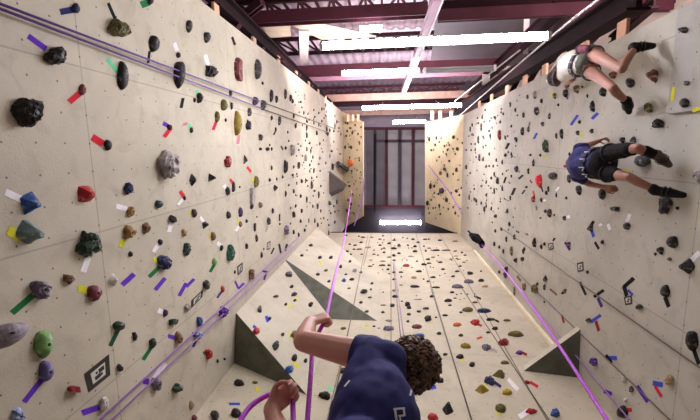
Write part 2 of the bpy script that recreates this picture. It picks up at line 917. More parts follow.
def wall_mat(name, rgb, ax_u, ax_v, su, sv, ou, ov, dots=True, seam=.006, stain=1.0):
    """painted plywood: mottled cream, dirty streaks, T-nut holes on a grid, panel seams"""
    m = bpy.data.materials.new(name); m.use_nodes = True; nt = m.node_tree; N = nt.nodes; L = nt.links
    b = N['Principled BSDF']; b.inputs['Roughness'].default_value = .75
    geo = N.new('ShaderNodeNewGeometry'); sep = N.new('ShaderNodeSeparateXYZ'); L.new(geo.outputs['Position'], sep.inputs[0])
    def math_(op, a, bb=None):
        n = N.new('ShaderNodeMath'); n.operation = op
        for i, v in enumerate((a, bb)):
            if v is None: continue
            if isinstance(v, (int, float)): n.inputs[i].default_value = v
            else: L.new(v, n.inputs[i])
        return n.outputs[0]
    u, v = sep.outputs[ax_u], sep.outputs[ax_v]
    def cell(x, size, off):
        f = math_('FRACT', math_('DIVIDE', math_('SUBTRACT', x, off), size))
        return math_('MULTIPLY', math_('ABSOLUTE', math_('SUBTRACT', f, .5)), size)   # size/2 at line, 0 at middle
    lu = math_('GREATER_THAN', cell(u, su, ou), su / 2 - seam); lv = math_('GREATER_THAN', cell(v, sv, ov), sv / 2 - seam)
    line = math_('MAXIMUM', lu, lv)
    du, dv = cell(u, .203, ou + .05), cell(v, .22, ov + .11)
    dot = math_('LESS_THAN', math_('ADD', math_('MULTIPLY', du, du), math_('MULTIPLY', dv, dv)), .0072 ** 2)
    no = N.new('ShaderNodeTexNoise'); no.inputs['Scale'].default_value = .9; no.inputs['Detail'].default_value = 8; no.inputs['Roughness'].default_value = .62
    L.new(geo.outputs['Position'], no.inputs['Vector'])
    cr = N.new('ShaderNodeValToRGB'); c = lin(rgb)
    cr.color_ramp.elements[0].position = .28; cr.color_ramp.elements[1].position = .72
    cr.color_ramp.elements[0].color = (*(x * .76 for x in c), 1); cr.color_ramp.elements[1].color = (*(min(1, x * 1.1) for x in c), 1)
    L.new(no.outputs['Fac'], cr.inputs['Fac'])
    n2 = N.new('ShaderNodeTexNoise'); n2.inputs['Scale'].default_value = 4.5; n2.inputs['Detail'].default_value = 6; n2.inputs['Distortion'].default_value = .6
    L.new(geo.outputs['Position'], n2.inputs['Vector'])
    r2 = N.new('ShaderNodeValToRGB'); r2.color_ramp.elements[0].position = .52; r2.color_ramp.elements[1].position = .82
    r2.color_ramp.elements[0].color = (0, 0, 0, 1); r2.color_ramp.elements[1].color = (.62 * stain, .62 * stain, .62 * stain, 1)
    L.new(n2.outputs['Fac'], r2.inputs['Fac'])
    mx = N.new('ShaderNodeMixRGB'); L.new(r2.outputs['Color'], mx.inputs[0]); L.new(cr.outputs['Color'], mx.inputs[1])
    mx.inputs[2].default_value = (c[0] * .55, c[1] * .5, c[2] * .47, 1)
    m3 = N.new('ShaderNodeMixRGB'); L.new(math_('MULTIPLY', line, .34), m3.inputs[0]); L.new(mx.outputs[0], m3.inputs[1]); m3.inputs[2].default_value = (.12, .10, .085, 1)
    out = m3.outputs[0]
    if dots:
        m4 = N.new('ShaderNodeMixRGB'); L.new(math_('MULTIPLY', dot, .75), m4.inputs[0]); L.new(out, m4.inputs[1]); m4.inputs[2].default_value = (.02, .016, .015, 1)
        out = m4.outputs[0]
    L.new(out, b.inputs['Base Color'])
    bp = N.new('ShaderNodeBump'); bp.inputs['Strength'].default_value = .25; bp.inputs['Distance'].default_value = .01
    n3 = N.new('ShaderNodeTexNoise'); n3.inputs['Scale'].default_value = 60; n3.inputs['Detail'].default_value = 3
    L.new(geo.outputs['Position'], n3.inputs['Vector']); L.new(n3.outputs['Fac'], bp.inputs['Height']); L.new(bp.outputs['Normal'], b.inputs['Normal'])
    return m

CREAM = (197, 186, 167)
M_left = wall_mat('painted_ply_left', CREAM, 1, 2, 1.2, 2.64, .58, .15 + .05)
M_right = wall_mat('painted_ply_right', (190, 183, 170), 1, 2, 1.22, 2.64, .3, 3.45)
M_front = wall_mat('painted_ply_front', (198, 186, 163), 0, 2, 40, 2.44, 17, 3.1, seam=.005, stain=.7)
M_vol = wall_mat('painted_ply_volume', (198, 188, 168), 0, 2, 40, 40, 17, 17, dots=False, stain=.6)
M_panel = wall_mat('painted_ply_panel', (226, 208, 172), 1, 0, 40, 40, 17, 17, dots=False, stain=.5)
M_under_shade = mat('volume_underside_shade', (92, 92, 80), .8, .25, 6)  # undersides darker than the faces: their shade is put into the colour
M_maroon = mat('maroon_steel', (74, 30, 42), .6, .2, 3, spec=.25)
M_maroon_d = mat('dark_maroon_steel', (36, 14, 20), .75, .25, 3, spec=.12)
M_pinksteel = mat('pale_pink_steel', (150, 106, 124), .5, .15, 3)
M_steel_w = mat('white_conduit', (214, 200, 206), .5, .1, 3)
M_tan = mat('tan_timber', (126, 98, 86), .7, .2, 5)
M_stud = mat('stud_timber', (222, 172, 142), .7, .15, 8)
M_dark = mat('dark_sheet', (58, 48, 58), .7, .2, 2)
M_greysheet = mat('grey_sheet', (112, 100, 108), .6, .15, 2)
M_lav = mat('lavender_sheet', (204, 180, 194), .6, .2, 1.2)
M_sky = mat('roof_sheet', (138, 134, 138), .5, .15, 1.5, emit=.10)
M_tube = mat('lit_tube', (240, 242, 255), .4, 0, 2, emit=80)
M_tube_dim = mat('unlit_tube', (170, 165, 170), .4, .05, 2)
M_house = mat('lamp_housing', (226, 222, 226), .5, .05, 3)
M_rubber = mat('rubber_floor', (84, 76, 70), .9, .2, 30)
M_black = mat('black_rubber', (18, 16, 17), .7, .2, 20, spec=.2)
M_bolt = mat('bolt_steel', (52, 50, 52), .35, .2, 20, metal=.6)

HC = dict(black=(38, 32, 33), darkgrey=(62, 59, 61), grey=(160, 150, 150), olive=(102, 94, 48), oliveyellow=(146, 122, 34), gold=(156, 122, 64), blue=(52, 86, 156),
    navy=(40, 44, 88), red=(176, 40, 40), brightred=(222, 44, 52), darkred=(140, 34, 38), maroon=(116, 50, 60), redbrown=(112, 62, 50), brown=(124, 92, 70), darkbrown=(66, 46, 42),
    tan=(178, 150, 116), greyteal=(104, 124, 124), darkteal=(52, 76, 82), darkgreen=(44, 62, 48), forest=(40, 84, 66), green=(118, 160, 92), white=(214, 206, 200), bluewhite=(154, 164, 206),
    greypurple=(112, 100, 122), greymauve=(148, 136, 148), violet=(104, 92, 146), purple=(100, 56, 150), plum=(66, 42, 82), orange=(204, 104, 48), yellow=(196, 168, 48), mint=(110, 214, 160), pink=(214, 120, 136))
HW = dict(darkgrey='dark grey', oliveyellow='olive-yellow', brightred='bright red', darkred='dark red', redbrown='red-brown', darkbrown='dark brown', greyteal='grey-teal', darkteal='dark teal',
    darkgreen='dark green', forest='green', bluewhite='pale blue', greypurple='grey-purple', greymauve='grey-mauve', violet='violet-grey', plum='dark purple')
def cword(c): return HW.get(c, c)
def hmat(c): return mat('hold_resin_' + c, HC[c], .62, .3, 18, spec=.3, chalk=.55 if c not in ('black', 'plum') else .3, bump=.5)
TC = dict(HC); TC.update(purple=(100, 52, 180), green=(40, 112, 66), white=(232, 226, 232), yellow=(206, 200, 50), red=(206, 40, 56), blue=(64, 78, 190), navy=(44, 46, 96), darkgreen=(38, 84, 56), plum=(70, 48, 120), black=(30, 26, 30))
def tmat(c): return mat('tape_' + c, TC[c], .85, .12, 9, spec=.12)

# ---------------------------------------------------------------- object helpers
def link(name, me, m=None, parent=None, loc=None):
    o = bpy.data.objects.new(name, me); COL.objects.link(o)
    if m is not None and me is not None:
        for q in (m if isinstance(m, (list, tuple)) else [m]): me.materials.append(q)
    if loc is not None: o.location = loc
    if parent is not None: o.parent = parent
    return o
def tag(o, label=None, cat=None, group=None, kind=None):
    for k, v in (('label', label), ('category', cat), ('group', group), ('kind', kind)):
        if v: o[k] = v
    return o
def empty(name, loc, label, cat, group=None):
    return tag(link(name, None, loc=Vector(loc)), label, cat, group)
def from_bm(name, bm, m=None, parent=None, origin=None, smooth=False):
    """bm in world coordinates; ORIGIN becomes the object's location"""
    base = Vector((0, 0, 0))
    if parent is not None:
        q = parent
        while q is not None: base = base + q.location; q = q.parent
    if origin is None: origin = base.copy()
    bmesh.ops.translate(bm, verts=bm.verts, vec=-Vector(origin))
    bmesh.ops.recalc_face_normals(bm, faces=bm.faces)
    me = bpy.data.meshes.new(name); bm.to_mesh(me); bm.free()
    if smooth:
        for p in me.polygons: p.use_smooth = True
    return link(name, me, m, parent, Vector(origin) - base)
def add_box(bm, lo, hi, bev=0.0):
    r = bmesh.ops.create_cube(bm, size=1)
    c = [(a + b) / 2 for a, b in zip(lo, hi)]; s = [abs(b - a) for a, b in zip(lo, hi)]
    for v in r['verts']: v.co = Vector((c[i] + v.co[i] * s[i] for i in range(3)))
    if bev:
        bmesh.ops.bevel(bm, geom=list({e for v in r['verts'] for e in v.link_edges}), offset=bev, segments=2, affect='EDGES')
def add_beam(bm, p, q, w, h, up=Vector((0, 0, 1))):
    p, q = Vector(p), Vector(q); d = (q - p).normalized()
    if abs(d.dot(up)) > .95: up = Vector((0, 1, 0))
    s = d.cross(up).normalized(); t = s.cross(d)
    vs = []
    for e in (p, q):
        for a, b in ((-1, -1), (1, -1), (1, 1), (-1, 1)): vs.append(bm.verts.new(e + s * a * w / 2 + t * b * h / 2))
    for f in ((3, 2, 1, 0), (4, 5, 6, 7), (0, 1, 5, 4), (1, 2, 6, 5), (2, 3, 7, 6), (3, 0, 4, 7)): bm.faces.new([vs[i] for i in f])
def add_tube(bm, pts, r, n=8):
    pts = [Vector(p) for p in pts]; rs = r if isinstance(r, (list, tuple)) else [r] * len(pts)
    rings = []; prev = None
    for i, p in enumerate(pts):
        d = (pts[min(i + 1, len(pts) - 1)] - pts[max(i - 1, 0)]).normalized()
        if prev is None: s = d.orthogonal().normalized()
        else:
            s = prev - d * prev.dot(d)
            s = s.normalized() if s.length > 1e-6 else d.orthogonal().normalized()
        prev = s; t = d.cross(s)
        rings.append([bm.verts.new(p + (s * math.cos(2 * math.pi * k / n) + t * math.sin(2 * math.pi * k / n)) * rs[i]) for k in range(n)])
    for a, b in zip(rings, rings[1:]):
        for k in range(n): bm.faces.new((a[k], a[(k + 1) % n], b[(k + 1) % n], b[k]))
    bm.faces.new(rings[0][::-1]); bm.faces.new(rings[-1])
def catmull(pts, k=8):
    pts = [Vector(p) for p in pts]; out = []
    for i in range(len(pts) - 1):
        a, b, c, d = pts[max(i - 1, 0)], pts[i], pts[i + 1], pts[min(i + 2, len(pts) - 1)]
        for j in range(k):
            t = j / k
            out.append(.5 * ((2 * b) + (c - a) * t + (2 * a - 5 * b + 4 * c - d) * t * t + (3 * b - a - 3 * c + d) * t ** 3))
    return out + [pts[-1]]

# ---------------------------------------------------------------- the setting
def struct_box(name, lo, hi, m):
    bm = bmesh.new(); add_box(bm, lo, hi); o = from_bm(name, bm, m); o['kind'] = 'structure'; return o
def struct_poly(name, verts, m, thick, n):
    bm = bmesh.new(); n = Vector(n).normalized() * thick
    a = [bm.verts.new(Vector(v)) for v in verts]; b = [bm.verts.new(Vector(v) - n) for v in verts]
    bm.faces.new(a); bm.faces.new(b[::-1]); k = len(a)
    for i in range(k): bm.faces.new((a[i], b[i], b[(i + 1) % k], a[(i + 1) % k]))
    o = from_bm(name, bm, m); o['kind'] = 'structure'; return o
z_left = PL.at(344, 150).z; z_right = PR.at(463, 150).z; z_front = PF.at(391, 233).z
yl0 = PL.at(200, 0).y; yl1 = PL.at(344, 113).y
yr0 = PR.at(690, 3).y; yr1 = PR.at(463, 115).y
Yb = PL.at(344, 229).y
zs = PL.at(200, 0).z
struct_poly('wall_left', [(-A_, yl0, 0), (-A_, yl0, zs), (-A_, yl1, z_left), (-A_, Yb, z_left), (-A_, Yb, 0)], M_left, .06, (1, 0, 0))
zs = PR.at(690, 3).z
struct_poly('wall_right', [(B_, yr0, 0), (B_, yr0, zs), (B_, yr1, z_right), (B_, D_ + .06, z_right), (B_, D_ + .06, 0)], M_right, .06, (-1, 0, 0))
struct_poly('wall_front', [(-A_ + .001, D_, 0), (-A_ + .001, D_, z_front), (B_ - .001, D_, z_front), (B_ - .001, D_, 0)], M_front, .06, (0, -1, 0))
# overhanging panels at the top of the side walls
zo = 17.3
pl = [(-A_, yl1, z_left), W(363, 122, zo), W(363, 216, zo), (-A_, Yb, z_left)]
PNL = Plane(pl[0], (Vector(pl[1]) - Vector(pl[0])).cross(Vector(pl[3]) - Vector(pl[0])))
if PNL.n.z > 0: PNL.n = -PNL.n
struct_poly('wall_overhang_left', pl, M_panel, .05, PNL.n)
zr = 15.8
pr = [(B_, yr1, z_right), W(425, 122, zr), W(425, 222, zr), (B_, D_, z_right)]
PNR = Plane(pr[0], (Vector(pr[1]) - Vector(pr[0])).cross(Vector(pr[3]) - Vector(pr[0])))
if PNR.n.z > 0: PNR.n = -PNR.n
struct_poly('wall_overhang_right', pr, M_panel, .05, PNR.n)
struct_box('floor', (-4.6, -5, -.1), (4.8, 6, 0), M_rubber)
struct_box('ceiling_rear', (-4.6, 3.25, 22.95), (4.8, 6, 23.1), mat('ceiling_gap_shade', (36, 28, 36), .8, .2, 2))  # near-black sheet: the darkness of the gap is put into the colour
struct_box('ceiling', (-4.6, -4.2, 23), (4.8, 3.25, 23.1), mat('ceiling_sheet', (132, 124, 136), .6, .2, 1.2))
# corrugated outer wall behind the trusses
bm = bmesh.new(); n = 110; prevv = None
for i in range(n + 1):
    x = -4.6 + 9.4 * i / n; y = -3.7 + (.05 if i % 4 in (1, 2) else 0)
    v = (bm.verts.new((x, y, 6.5)), bm.verts.new((x, y, 23)))
    if prevv: bm.faces.new((prevv[0], v[0], v[1], prevv[1]))
    prevv = v
tag(from_bm('wall_back', bm, M_lav), kind='structure')
struct_box('wall_upper', (-4.6, 5.6, 9), (4.8, 5.7, 23), MATS['ceiling_gap_shade'])  # same near-black colour stands in for the unlit gap
struct_box('wall_outer_left', (-4.7, -4.2, 4), (-4.6, 5.6, 23), M_lav)
struct_box('wall_outer_right', (4.8, -4.2, 4), (4.9, 5.6, 23), mat('pale_outer_sheet', (206, 184, 172), .7, .15, 1.5))
# corner battens
p0, p1 = PF.at(517, 305), PF.at(466, 252)
bm = bmesh.new(); add_box(bm, (p0.x - .02, D_ - .07, 5.2), (p0.x + .05, D_ - .001, p1.z), .006)
tag(from_bm('trim_1', bm, mat('batten_paint', (226, 214, 186), .7, .1, 6)), kind='structure')
# top ledge of the front wall
bm = bmesh.new(); add_box(bm, (-A_ + .01, D_ - .02, z_front), (B_ - .01, D_ + .16, z_front + .08), .01)
tag(from_bm('trim_2', bm, M_maroon_d), kind='structure')
# vertical joint grooves of the front wall
k = 3
for px, py in ((391, 300), (440, 315), (515, 365), (352, 315)):
    x = PF.at(px, py).x
    bm = bmesh.new(); add_box(bm, (x - .008, D_ - .006, 3.2), (x + .008, D_ - .0005, z_front - .02), .002)
    tag(from_bm('trim_%d' % k, bm, mat('joint_strip', (128, 116, 100), .8, .2, 6)), kind='structure'); k += 1

# ---------------------------------------------------------------- corner volumes
def volume(label, A, B, C, At, Ct, name='climbing_volume', bt=None):
    root = empty(name, B, label, 'climbing volume', 'plywood volumes in the wall corners')
    Bt = Vector((B.x, B.y, bt if bt else max(At.z, Ct.z) + .2))
    bm = bmesh.new(); v = [bm.verts.new(p) for p in (A, C, Ct, At)]; bm.faces.new(v)
    w = [bm.verts.new(p) for p in (At, Ct, Bt)]; bm.faces.new(w)
    from_bm('face_panel', bm, M_vol, root)
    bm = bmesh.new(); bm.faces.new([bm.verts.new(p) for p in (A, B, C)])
    from_bm('underside_panel', bm, M_under_shade, root)
    n = (C - A).cross(At - A)
    if n.dot(CAM - A) < 0: n = -n
    return Plane(A, n)
e = .004
A1 = PL.at(236, 313) + Vector((e, 0, 0)); C1 = PF.at(306.7, 395) - Vector((0, e, 0))
Bc = PF.at(230.5, 363); B1 = Vector((-A_ + e, D_ - e, Bc.z))
A2 = PL.at(286, 258) + Vector((e, 0, 0)); C2 = PF.at(376, 321) - Vector((0, e, 0)); B2 = Vector((-A_ + e, D_ - e, PF.at(332, 319).z))
A3 = PL.at(317, 229) + Vector((e, 0, 0)); C3 = PF.at(381.4, 280) - Vector((0, e, 0))
A1t = Vector((-A_ + e, A1.y, A2.z - .05)); C1t = Vector((C1.x, C1.y, B2.z + (C2.z - B2.z) * .6 - .04))
PWL = volume('cream plywood corner volume with dark triangular underside behind the raised arm', A1, B1, C1, A1t, C1t, bt=B2.z - .05)
A2.y = A3.y = (A2.y + A3.y) / 2; C2.x = C3.x = (C2.x + C3.x) / 2
PWH = volume('larger cream corner volume above the lower one, beside the purple rope', A2, B2, C2, A3, C3)
# right corner shelf
Fp = PF.at(524, 371) - Vector((0, e, 0)); Rp = PR.at(580.7, 329.5) - Vector((e, 0, 0)); Cp = Vector((B_ - e, D_ - e, 5.05))
zsh = (Fp.z + Rp.z) / 2
root = empty('climbing_volume', Cp, 'small triangular corner volume with dark underside at the right wall', 'climbing volume', 'plywood volumes in the wall corners')
bm = bmesh.new(); q = [Vector((p.x, p.y, p.z)) for p in (Fp, Rp, Cp)]
bm.faces.new([bm.verts.new(p) for p in q]); from_bm('underside_panel', bm, M_under_shade, root)
bm = bmesh.new(); up = Vector((0, 0, .09))
for a, b in ((0, 1), (1, 2), (2, 0)): bm.faces.new([bm.verts.new(p) for p in (q[a], q[b], q[b] + up, q[a] + up)])
bm.faces.new([bm.verts.new(p + up) for p in q]); from_bm('face_panel', bm, M_vol, root)
# dark triangular volume far up the left wall
bm = bmesh.new(); q = [PL.at(*p) for p in ((329, 171), (345, 189), (331, 197), (328, 194), (328, 173))]
c = sum(q, Vector()) / 5; q = [c + Vector((0, (p.y - c.y), (p.z - c.z) * .8)) + Vector((.003, 0, 0)) for p in q]; tip = c + Vector((.55, 0, 0))
bm.faces.new([bm.verts.new(p) for p in q])
for i in range(5): bm.faces.new([bm.verts.new(p) for p in (q[i], q[(i + 1) % 5], tip)])
bmesh.ops.remove_doubles(bm, verts=bm.verts, dist=.0005)
tag(from_bm('climbing_volume', bm, mat('dark_volume', (84, 76, 74), .7, .2, 8)), 'dark grey triangular volume far up the left wall', 'climbing volume', 'plywood volumes in the wall corners')
bm = bmesh.new(); add_tube(bm, [PL.at(338, 163, .12), PL.at(344, 167.5, .2), PL.at(350.5, 171.5, .14)], [.08, .11, .06], 6)
tag(from_bm('climbing_hold', bm, hmat('black')), 'long black diagonal bar hold above the dark grey triangular volume', 'climbing hold', 'climbing holds on the walls')
# overlaid grey plate on the right wall
bm = bmesh.new(); q0, q1 = PR.at(681, 0), PR.at(672.5, 114)
lo = (B_ - .045, yr0 + .01, 0.9); hi = (B_ - .001, q1.y, q1.z)
add_box(bm, lo, hi, .004)
tag(from_bm('wall_plate', bm, wall_mat('grey_plate', (172, 164, 156), 1, 2, 40, 40, 17, 17)), 'grey plywood plate fixed over the right wall at the top corner', 'panel')
PRP = Plane((B_ - .045, 0, 0), (-1, 0, 0))

# ---------------------------------------------------------------- holds
def hold_mesh(shape, e1, e2, n, p, seed, big):
    rnd = random.Random(seed); bm = bmesh.new()
    K, M = (6, 16) if big else (3, 8)
    tip = (rnd.uniform(-.25, .25), rnd.uniform(-.25, .25))
    lob = [(rnd.uniform(0, 6.28), rnd.uniform(.04, .12), k) for k in (2, 3, 5)]
    sides = rnd.choice((3, 4, 4)); ph = rnd.uniform(0, 6.28)
    rings = []
    for k in range(K + 1):
        t = k / K
        if shape == 'pyr': r, h = 1 - .74 * t, t ** 1.1
        elif shape == 'bar': r, h = (1 - t ** 4 * .45), min(1, t * 1.6) * .9
        elif shape == 'rock': r, h = math.cos(t * 1.25) ** .7, math.sin(t * 1.5708) ** .8
        else: r, h = math.cos(t * 1.45) ** .8, math.sin(t * 1.5708)
        ring = []
        for j in range(M):
            a = 2 * math.pi * j / M
            rr = r * (1 + (0 if shape == 'pyr' else 1) * sum(am * math.sin(q * a + p0) for p0, am, q in lob) * (.6 if shape == 'egg' else 1.3))
            if shape == 'pyr':
                b = (a - ph) % (2 * math.pi / sides) - math.pi / sides
                rr *= (math.cos(math.pi / sides) / math.cos(b) * .92 + .08) * 1.12
            if shape == 'rock': rr *= 1 + rnd.uniform(-.16, .16); hh = h * (1 + rnd.uniform(-.16, .16))
            else: hh = h * (1 + rnd.uniform(-.03, .03))
            x, y = rr * math.cos(a), rr * math.sin(a)
            if shape == 'bar': x = math.copysign(abs(math.cos(a)) ** .6, math.cos(a)) * rr; y = math.copysign(abs(math.sin(a)) ** .6, math.sin(a)) * rr
            g = h * h
            ring.append(bm.verts.new(e1 * (x + tip[0] * g) + e2 * (y + tip[1] * g) + n * (p * hh)))
        rings.append(ring)
    for a, b in zip(rings, rings[1:]):
        for j in range(M): bm.faces.new((a[j], a[(j + 1) % M], b[(j + 1) % M], b[j]))
    bm.faces.new(rings[-1]); bm.faces.new(rings[0][::-1])
    top = sum((v.co for v in rings[-1]), Vector()) / M
    bmesh.ops.recalc_face_normals(bm, faces=bm.faces)
    return bm, top
WALLS = [(LEFT, PL, 'left wall', 0), (RIGHT, PR, 'right wall', 0), (PLATE, PRP, 'grey plate', 0), (FRONT, PF, 'front wall', 1), (WEDGE_LOW, PWL, 'lower corner volume', 2), (WEDGE_HIGH, PWH, 'upper corner volume', 2),
    (PANEL_L, PNL, 'left overhang panel', 0), (PANEL_R, PNR, 'right overhang panel', 0)]
holds = []
for txt, pln, wname, axis in WALLS:
    for ln in txt.strip().splitlines():
        t = ln.split()
        holds.append(dict(x=float(t[0]), y=float(t[1]), w=float(t[2]), h=float(t[3]), c=t[4], s=t[5], lm=' '.join(t[6:]), pl=pln, wall=wname, ax=axis))
EXTRA = [('orange', 350, 163, 'bright orange nub high up')]
LMS = [h for h in holds if h['lm']]
LM2 = [dict(x=350, y=384, lm='belayer', wall='front wall'), dict(x=337, y=185, lm='dark grey triangular volume', wall='left overhang panel'),
       dict(x=460, y=205, lm='far end of the right wall', wall='right overhang panel'), dict(x=604, y=166, lm='lower climber', wall='right wall'), dict(x=592, y=66, lm='upper climber', wall='right wall'),
       dict(x=552, y=350, lm='small right corner volume', wall='front wall')]
ORD = ['nearest', 'second', 'third', 'fourth', 'fifth', 'sixth', 'seventh', 'eighth', 'ninth', 'tenth', 'eleventh', 'twelfth'] + ['%dth' % i for i in range(13, 60)]
def size_word(h):
    a = math.sqrt(h['w'] * h['h']); return 'tiny' if a < 3.3 else 'small' if a < 7 else 'mid-sized' if a < 12 else 'large'
DIRS = ['right of', 'down and right of', 'below', 'down and left of', 'left of', 'up and left of', 'above', 'up and right of']
def sector(h, l): return int(((math.atan2(h['y'] - l['y'], h['x'] - l['x']) + math.pi / 8) % (2 * math.pi)) // (math.pi / 4))
for h in holds: h['desc'] = '%s %s' % (size_word(h), cword(h['c']))
def relabel(items, noun, desc):
    anchors = LMS + LM2; used = set()
    cnt = {}
    for h in items:
        for i, l in enumerate(anchors):
            if l['wall'].split()[0] != h['wall'].split()[0] and l['wall'] != h['wall']: continue
            if l is h: continue
            cnt.setdefault((desc(h), i, sector(h, l)), []).append((math.hypot(h['x'] - l['x'], h['y'] - l['y']), id(h)))
    for v in cnt.values(): v.sort()
    for h in items:
        best = None
        for i, l in enumerate(anchors):
            if l is h: continue
            v = cnt.get((desc(h), i, sector(h, l)))
            d = math.hypot(h['x'] - l['x'], h['y'] - l['y'])
            if not v or (d, id(h)) not in v: continue
            rk = v.index((d, id(h))); only = len(v) == 1
            sc = rk * 60 + d
            if best is None or sc < best[0]: best = (sc, rk, only, l, sector(h, l))
        _, rk, only, l, sec = best
        lmn = l['lm']
        s = '%s%s %s %s the %s' % ('' if only else ORD[rk] + ' ', desc(h), noun, DIRS[sec], lmn)
        tail = ' on the ' + h['wall']
        if len((s + tail).split()) <= 16 and ' on the ' not in s: s += tail
        h['label'] = s
for h in holds:
    g = 1.22 if h['w'] * h['h'] < 70 else 1.06
    if h['s'] == 'pyr': g *= 1.12
    h['rw'], h['rh'] = h['w'] * g, h['h'] * g
relabel([h for h in holds if not h['lm']], 'hold', lambda h: h['desc'])
for h in holds:
    if h['lm']:
        h['label'] = h['lm'] + ' hold' if False else h['lm']
        if ' on the ' not in h['label'] and len(h['label'].split()) < 9: h['label'] += ', a climbing hold on the ' + h['wall']
        elif len(h['label'].split()) < 12: h['label'] += ', a climbing hold'
holds.sort(key=lambda h: -h['w'] * h['h'])
MAXH = 298
far_parts = {}
for idx, h in enumerate(holds):
    P = h['pl']; n = P.n; x, y, w, ht = h['x'], h['y'], h['rw'], h['rh']
    dep = P.depth(x, y); iso = dep / F
    sx, sy = w * iso / 2, ht * iso / 2
    pr_ = {0: sx, 1: sy, 2: (sx + sy) / 2}[h['ax']] * 1.0
    pr_ = max(min(pr_, 1.3 * min(sx, sy) + .01), .35 * min(sx, sy)) * .95
    c0 = P.at(x, y, pr_ * .5); c = c0 - n * (n.dot(c0 - P.p))
    e1 = (P.at(x + w / 2, y, pr_ * .5) - P.at(x - w / 2, y, pr_ * .5)) / 2
    e2 = (P.at(x, y + ht / 2, pr_ * .5) - P.at(x, y - ht / 2, pr_ * .5)) / 2
    l1 = min(e1.length, sx * (1.35 if h['ax'] == 0 else 1.15)); l2 = min(e2.length, sy * (1.35 if h['ax'] == 1 else 1.15))
    if h['ax'] == 0: l1 *= .82
    if h['ax'] == 1: l2 *= .82
    e1 = e1.normalized() * l1; e2 = e2.normalized() * l2
    big = w * ht >= 40
    bm, top = hold_mesh(h['s'], e1, e2, n, pr_, idx, big)
    if h['lm'] == 'long grey horn':
        bm.free(); bm = bmesh.new()
        add_tube(bm, catmull([P.at(-8, 342, .03) - c, P.at(0, 338, .06) - c, P.at(9, 334, .09) - c, P.at(17, 331, .10) - c, P.at(24, 326, .10) - c], 4), [.05 + .02 * math.sin(i / 17 * 3.1) - .028 * (i / 16) ** 2 for i in range(17)], 12)
        top = P.at(13, 333, .15) - c
    if idx < MAXH:
        o = from_bm('climbing_hold', bm, hmat(h['c']), origin=(0, 0, 0), smooth=h['s'] == 'egg')
        o.location = c + n * .0008
        tag(o, h['label'], 'climbing hold', 'climbing holds on the walls')
        if big and w * ht >= 55 and h['s'] != 'pyr':
            b = bmesh.new(); rr = .16 * min(sx, sy); rr = min(rr, .012)
            tb = top + n * .002
            add_tube(b, [tb - n * .012, tb + n * rr * .25, tb + n * rr * .3], [rr, rr, rr * .7], 10)
            from_bm('bolt', b, M_bolt, origin=(0, 0, 0)).parent = o
    else:
        bmesh.ops.translate(bm, verts=bm.verts, vec=c + n * .0008)
        far_parts.setdefault(h['c'], []).append(bm)
        if len(far_parts[h['c']]) == 0: pass
# the far specks, too many to take one by one: one object
rnd = random.Random(3)
def scatter(P, poly, count, ax):
    xs = [p[0] for p in poly]; ys = [p[1] for p in poly]; k = 0
    while k < count:
        x, y = rnd.uniform(min(xs), max(xs)), rnd.uniform(min(ys), max(ys))
        ins = False
        for i in range(len(poly)):
            (x0, y0), (x1, y1) = poly[i], poly[i - 1]
            if (y0 > y) != (y1 > y) and x < (x1 - x0) * (y - y0) / (y1 - y0) + x0: ins = not ins
        if not ins: continue
        k += 1
        dep = P.depth(x, y); r = dep / F * rnd.uniform(.5, 1.1)
        c = P.at(x, y); t1 = Vector((0, 0, 1)) if abs(P.n.z) < .5 else Vector((0, 1, 0)); t2 = P.n.cross(t1).normalized()
        bm, _ = hold_mesh('egg', t1 * r * rnd.uniform(.8, 1.6), t2 * r, P.n, r, k, False)
        bmesh.ops.translate(bm, verts=bm.verts, vec=c + P.n * .001)
        far_parts.setdefault(rnd.choice(('black', 'black', 'darkgrey', 'darkbrown')), []).append(bm)
scatter(PL, [(290, 85), (340, 120), (340, 226), (290, 232)], 80, 0)
scatter(PR, [(466, 120), (520, 95), (520, 235), (466, 215)], 100, 0)
scatter(PNL, [(346, 122), (362, 126), (362, 212), (346, 222)], 44, 0)
scatter(PNR, [(427, 135), (461, 135), (461, 228), (427, 218)], 54, 0)
scatter(PF, [(350, 235), (460, 238), (480, 300), (385, 300)], 60, 1)
bm = bmesh.new(); mats = []
for ci, (c, lst) in enumerate(far_parts.items()):
    mats.append(hmat(c))
    for b in lst:
        me = bpy.data.meshes.new('t'); b.to_mesh(me); b.free()
        k0 = len(bm.faces); bm.from_mesh(me); bpy.data.meshes.remove(me); bm.faces.ensure_lookup_table()
        for f in bm.faces[k0:]: f.material_index = ci
tag(from_bm('distant_climbing_holds', bm, mats), 'scatter of tiny dark holds over the far ends of the climbing walls', 'climbing holds', kind='stuff')

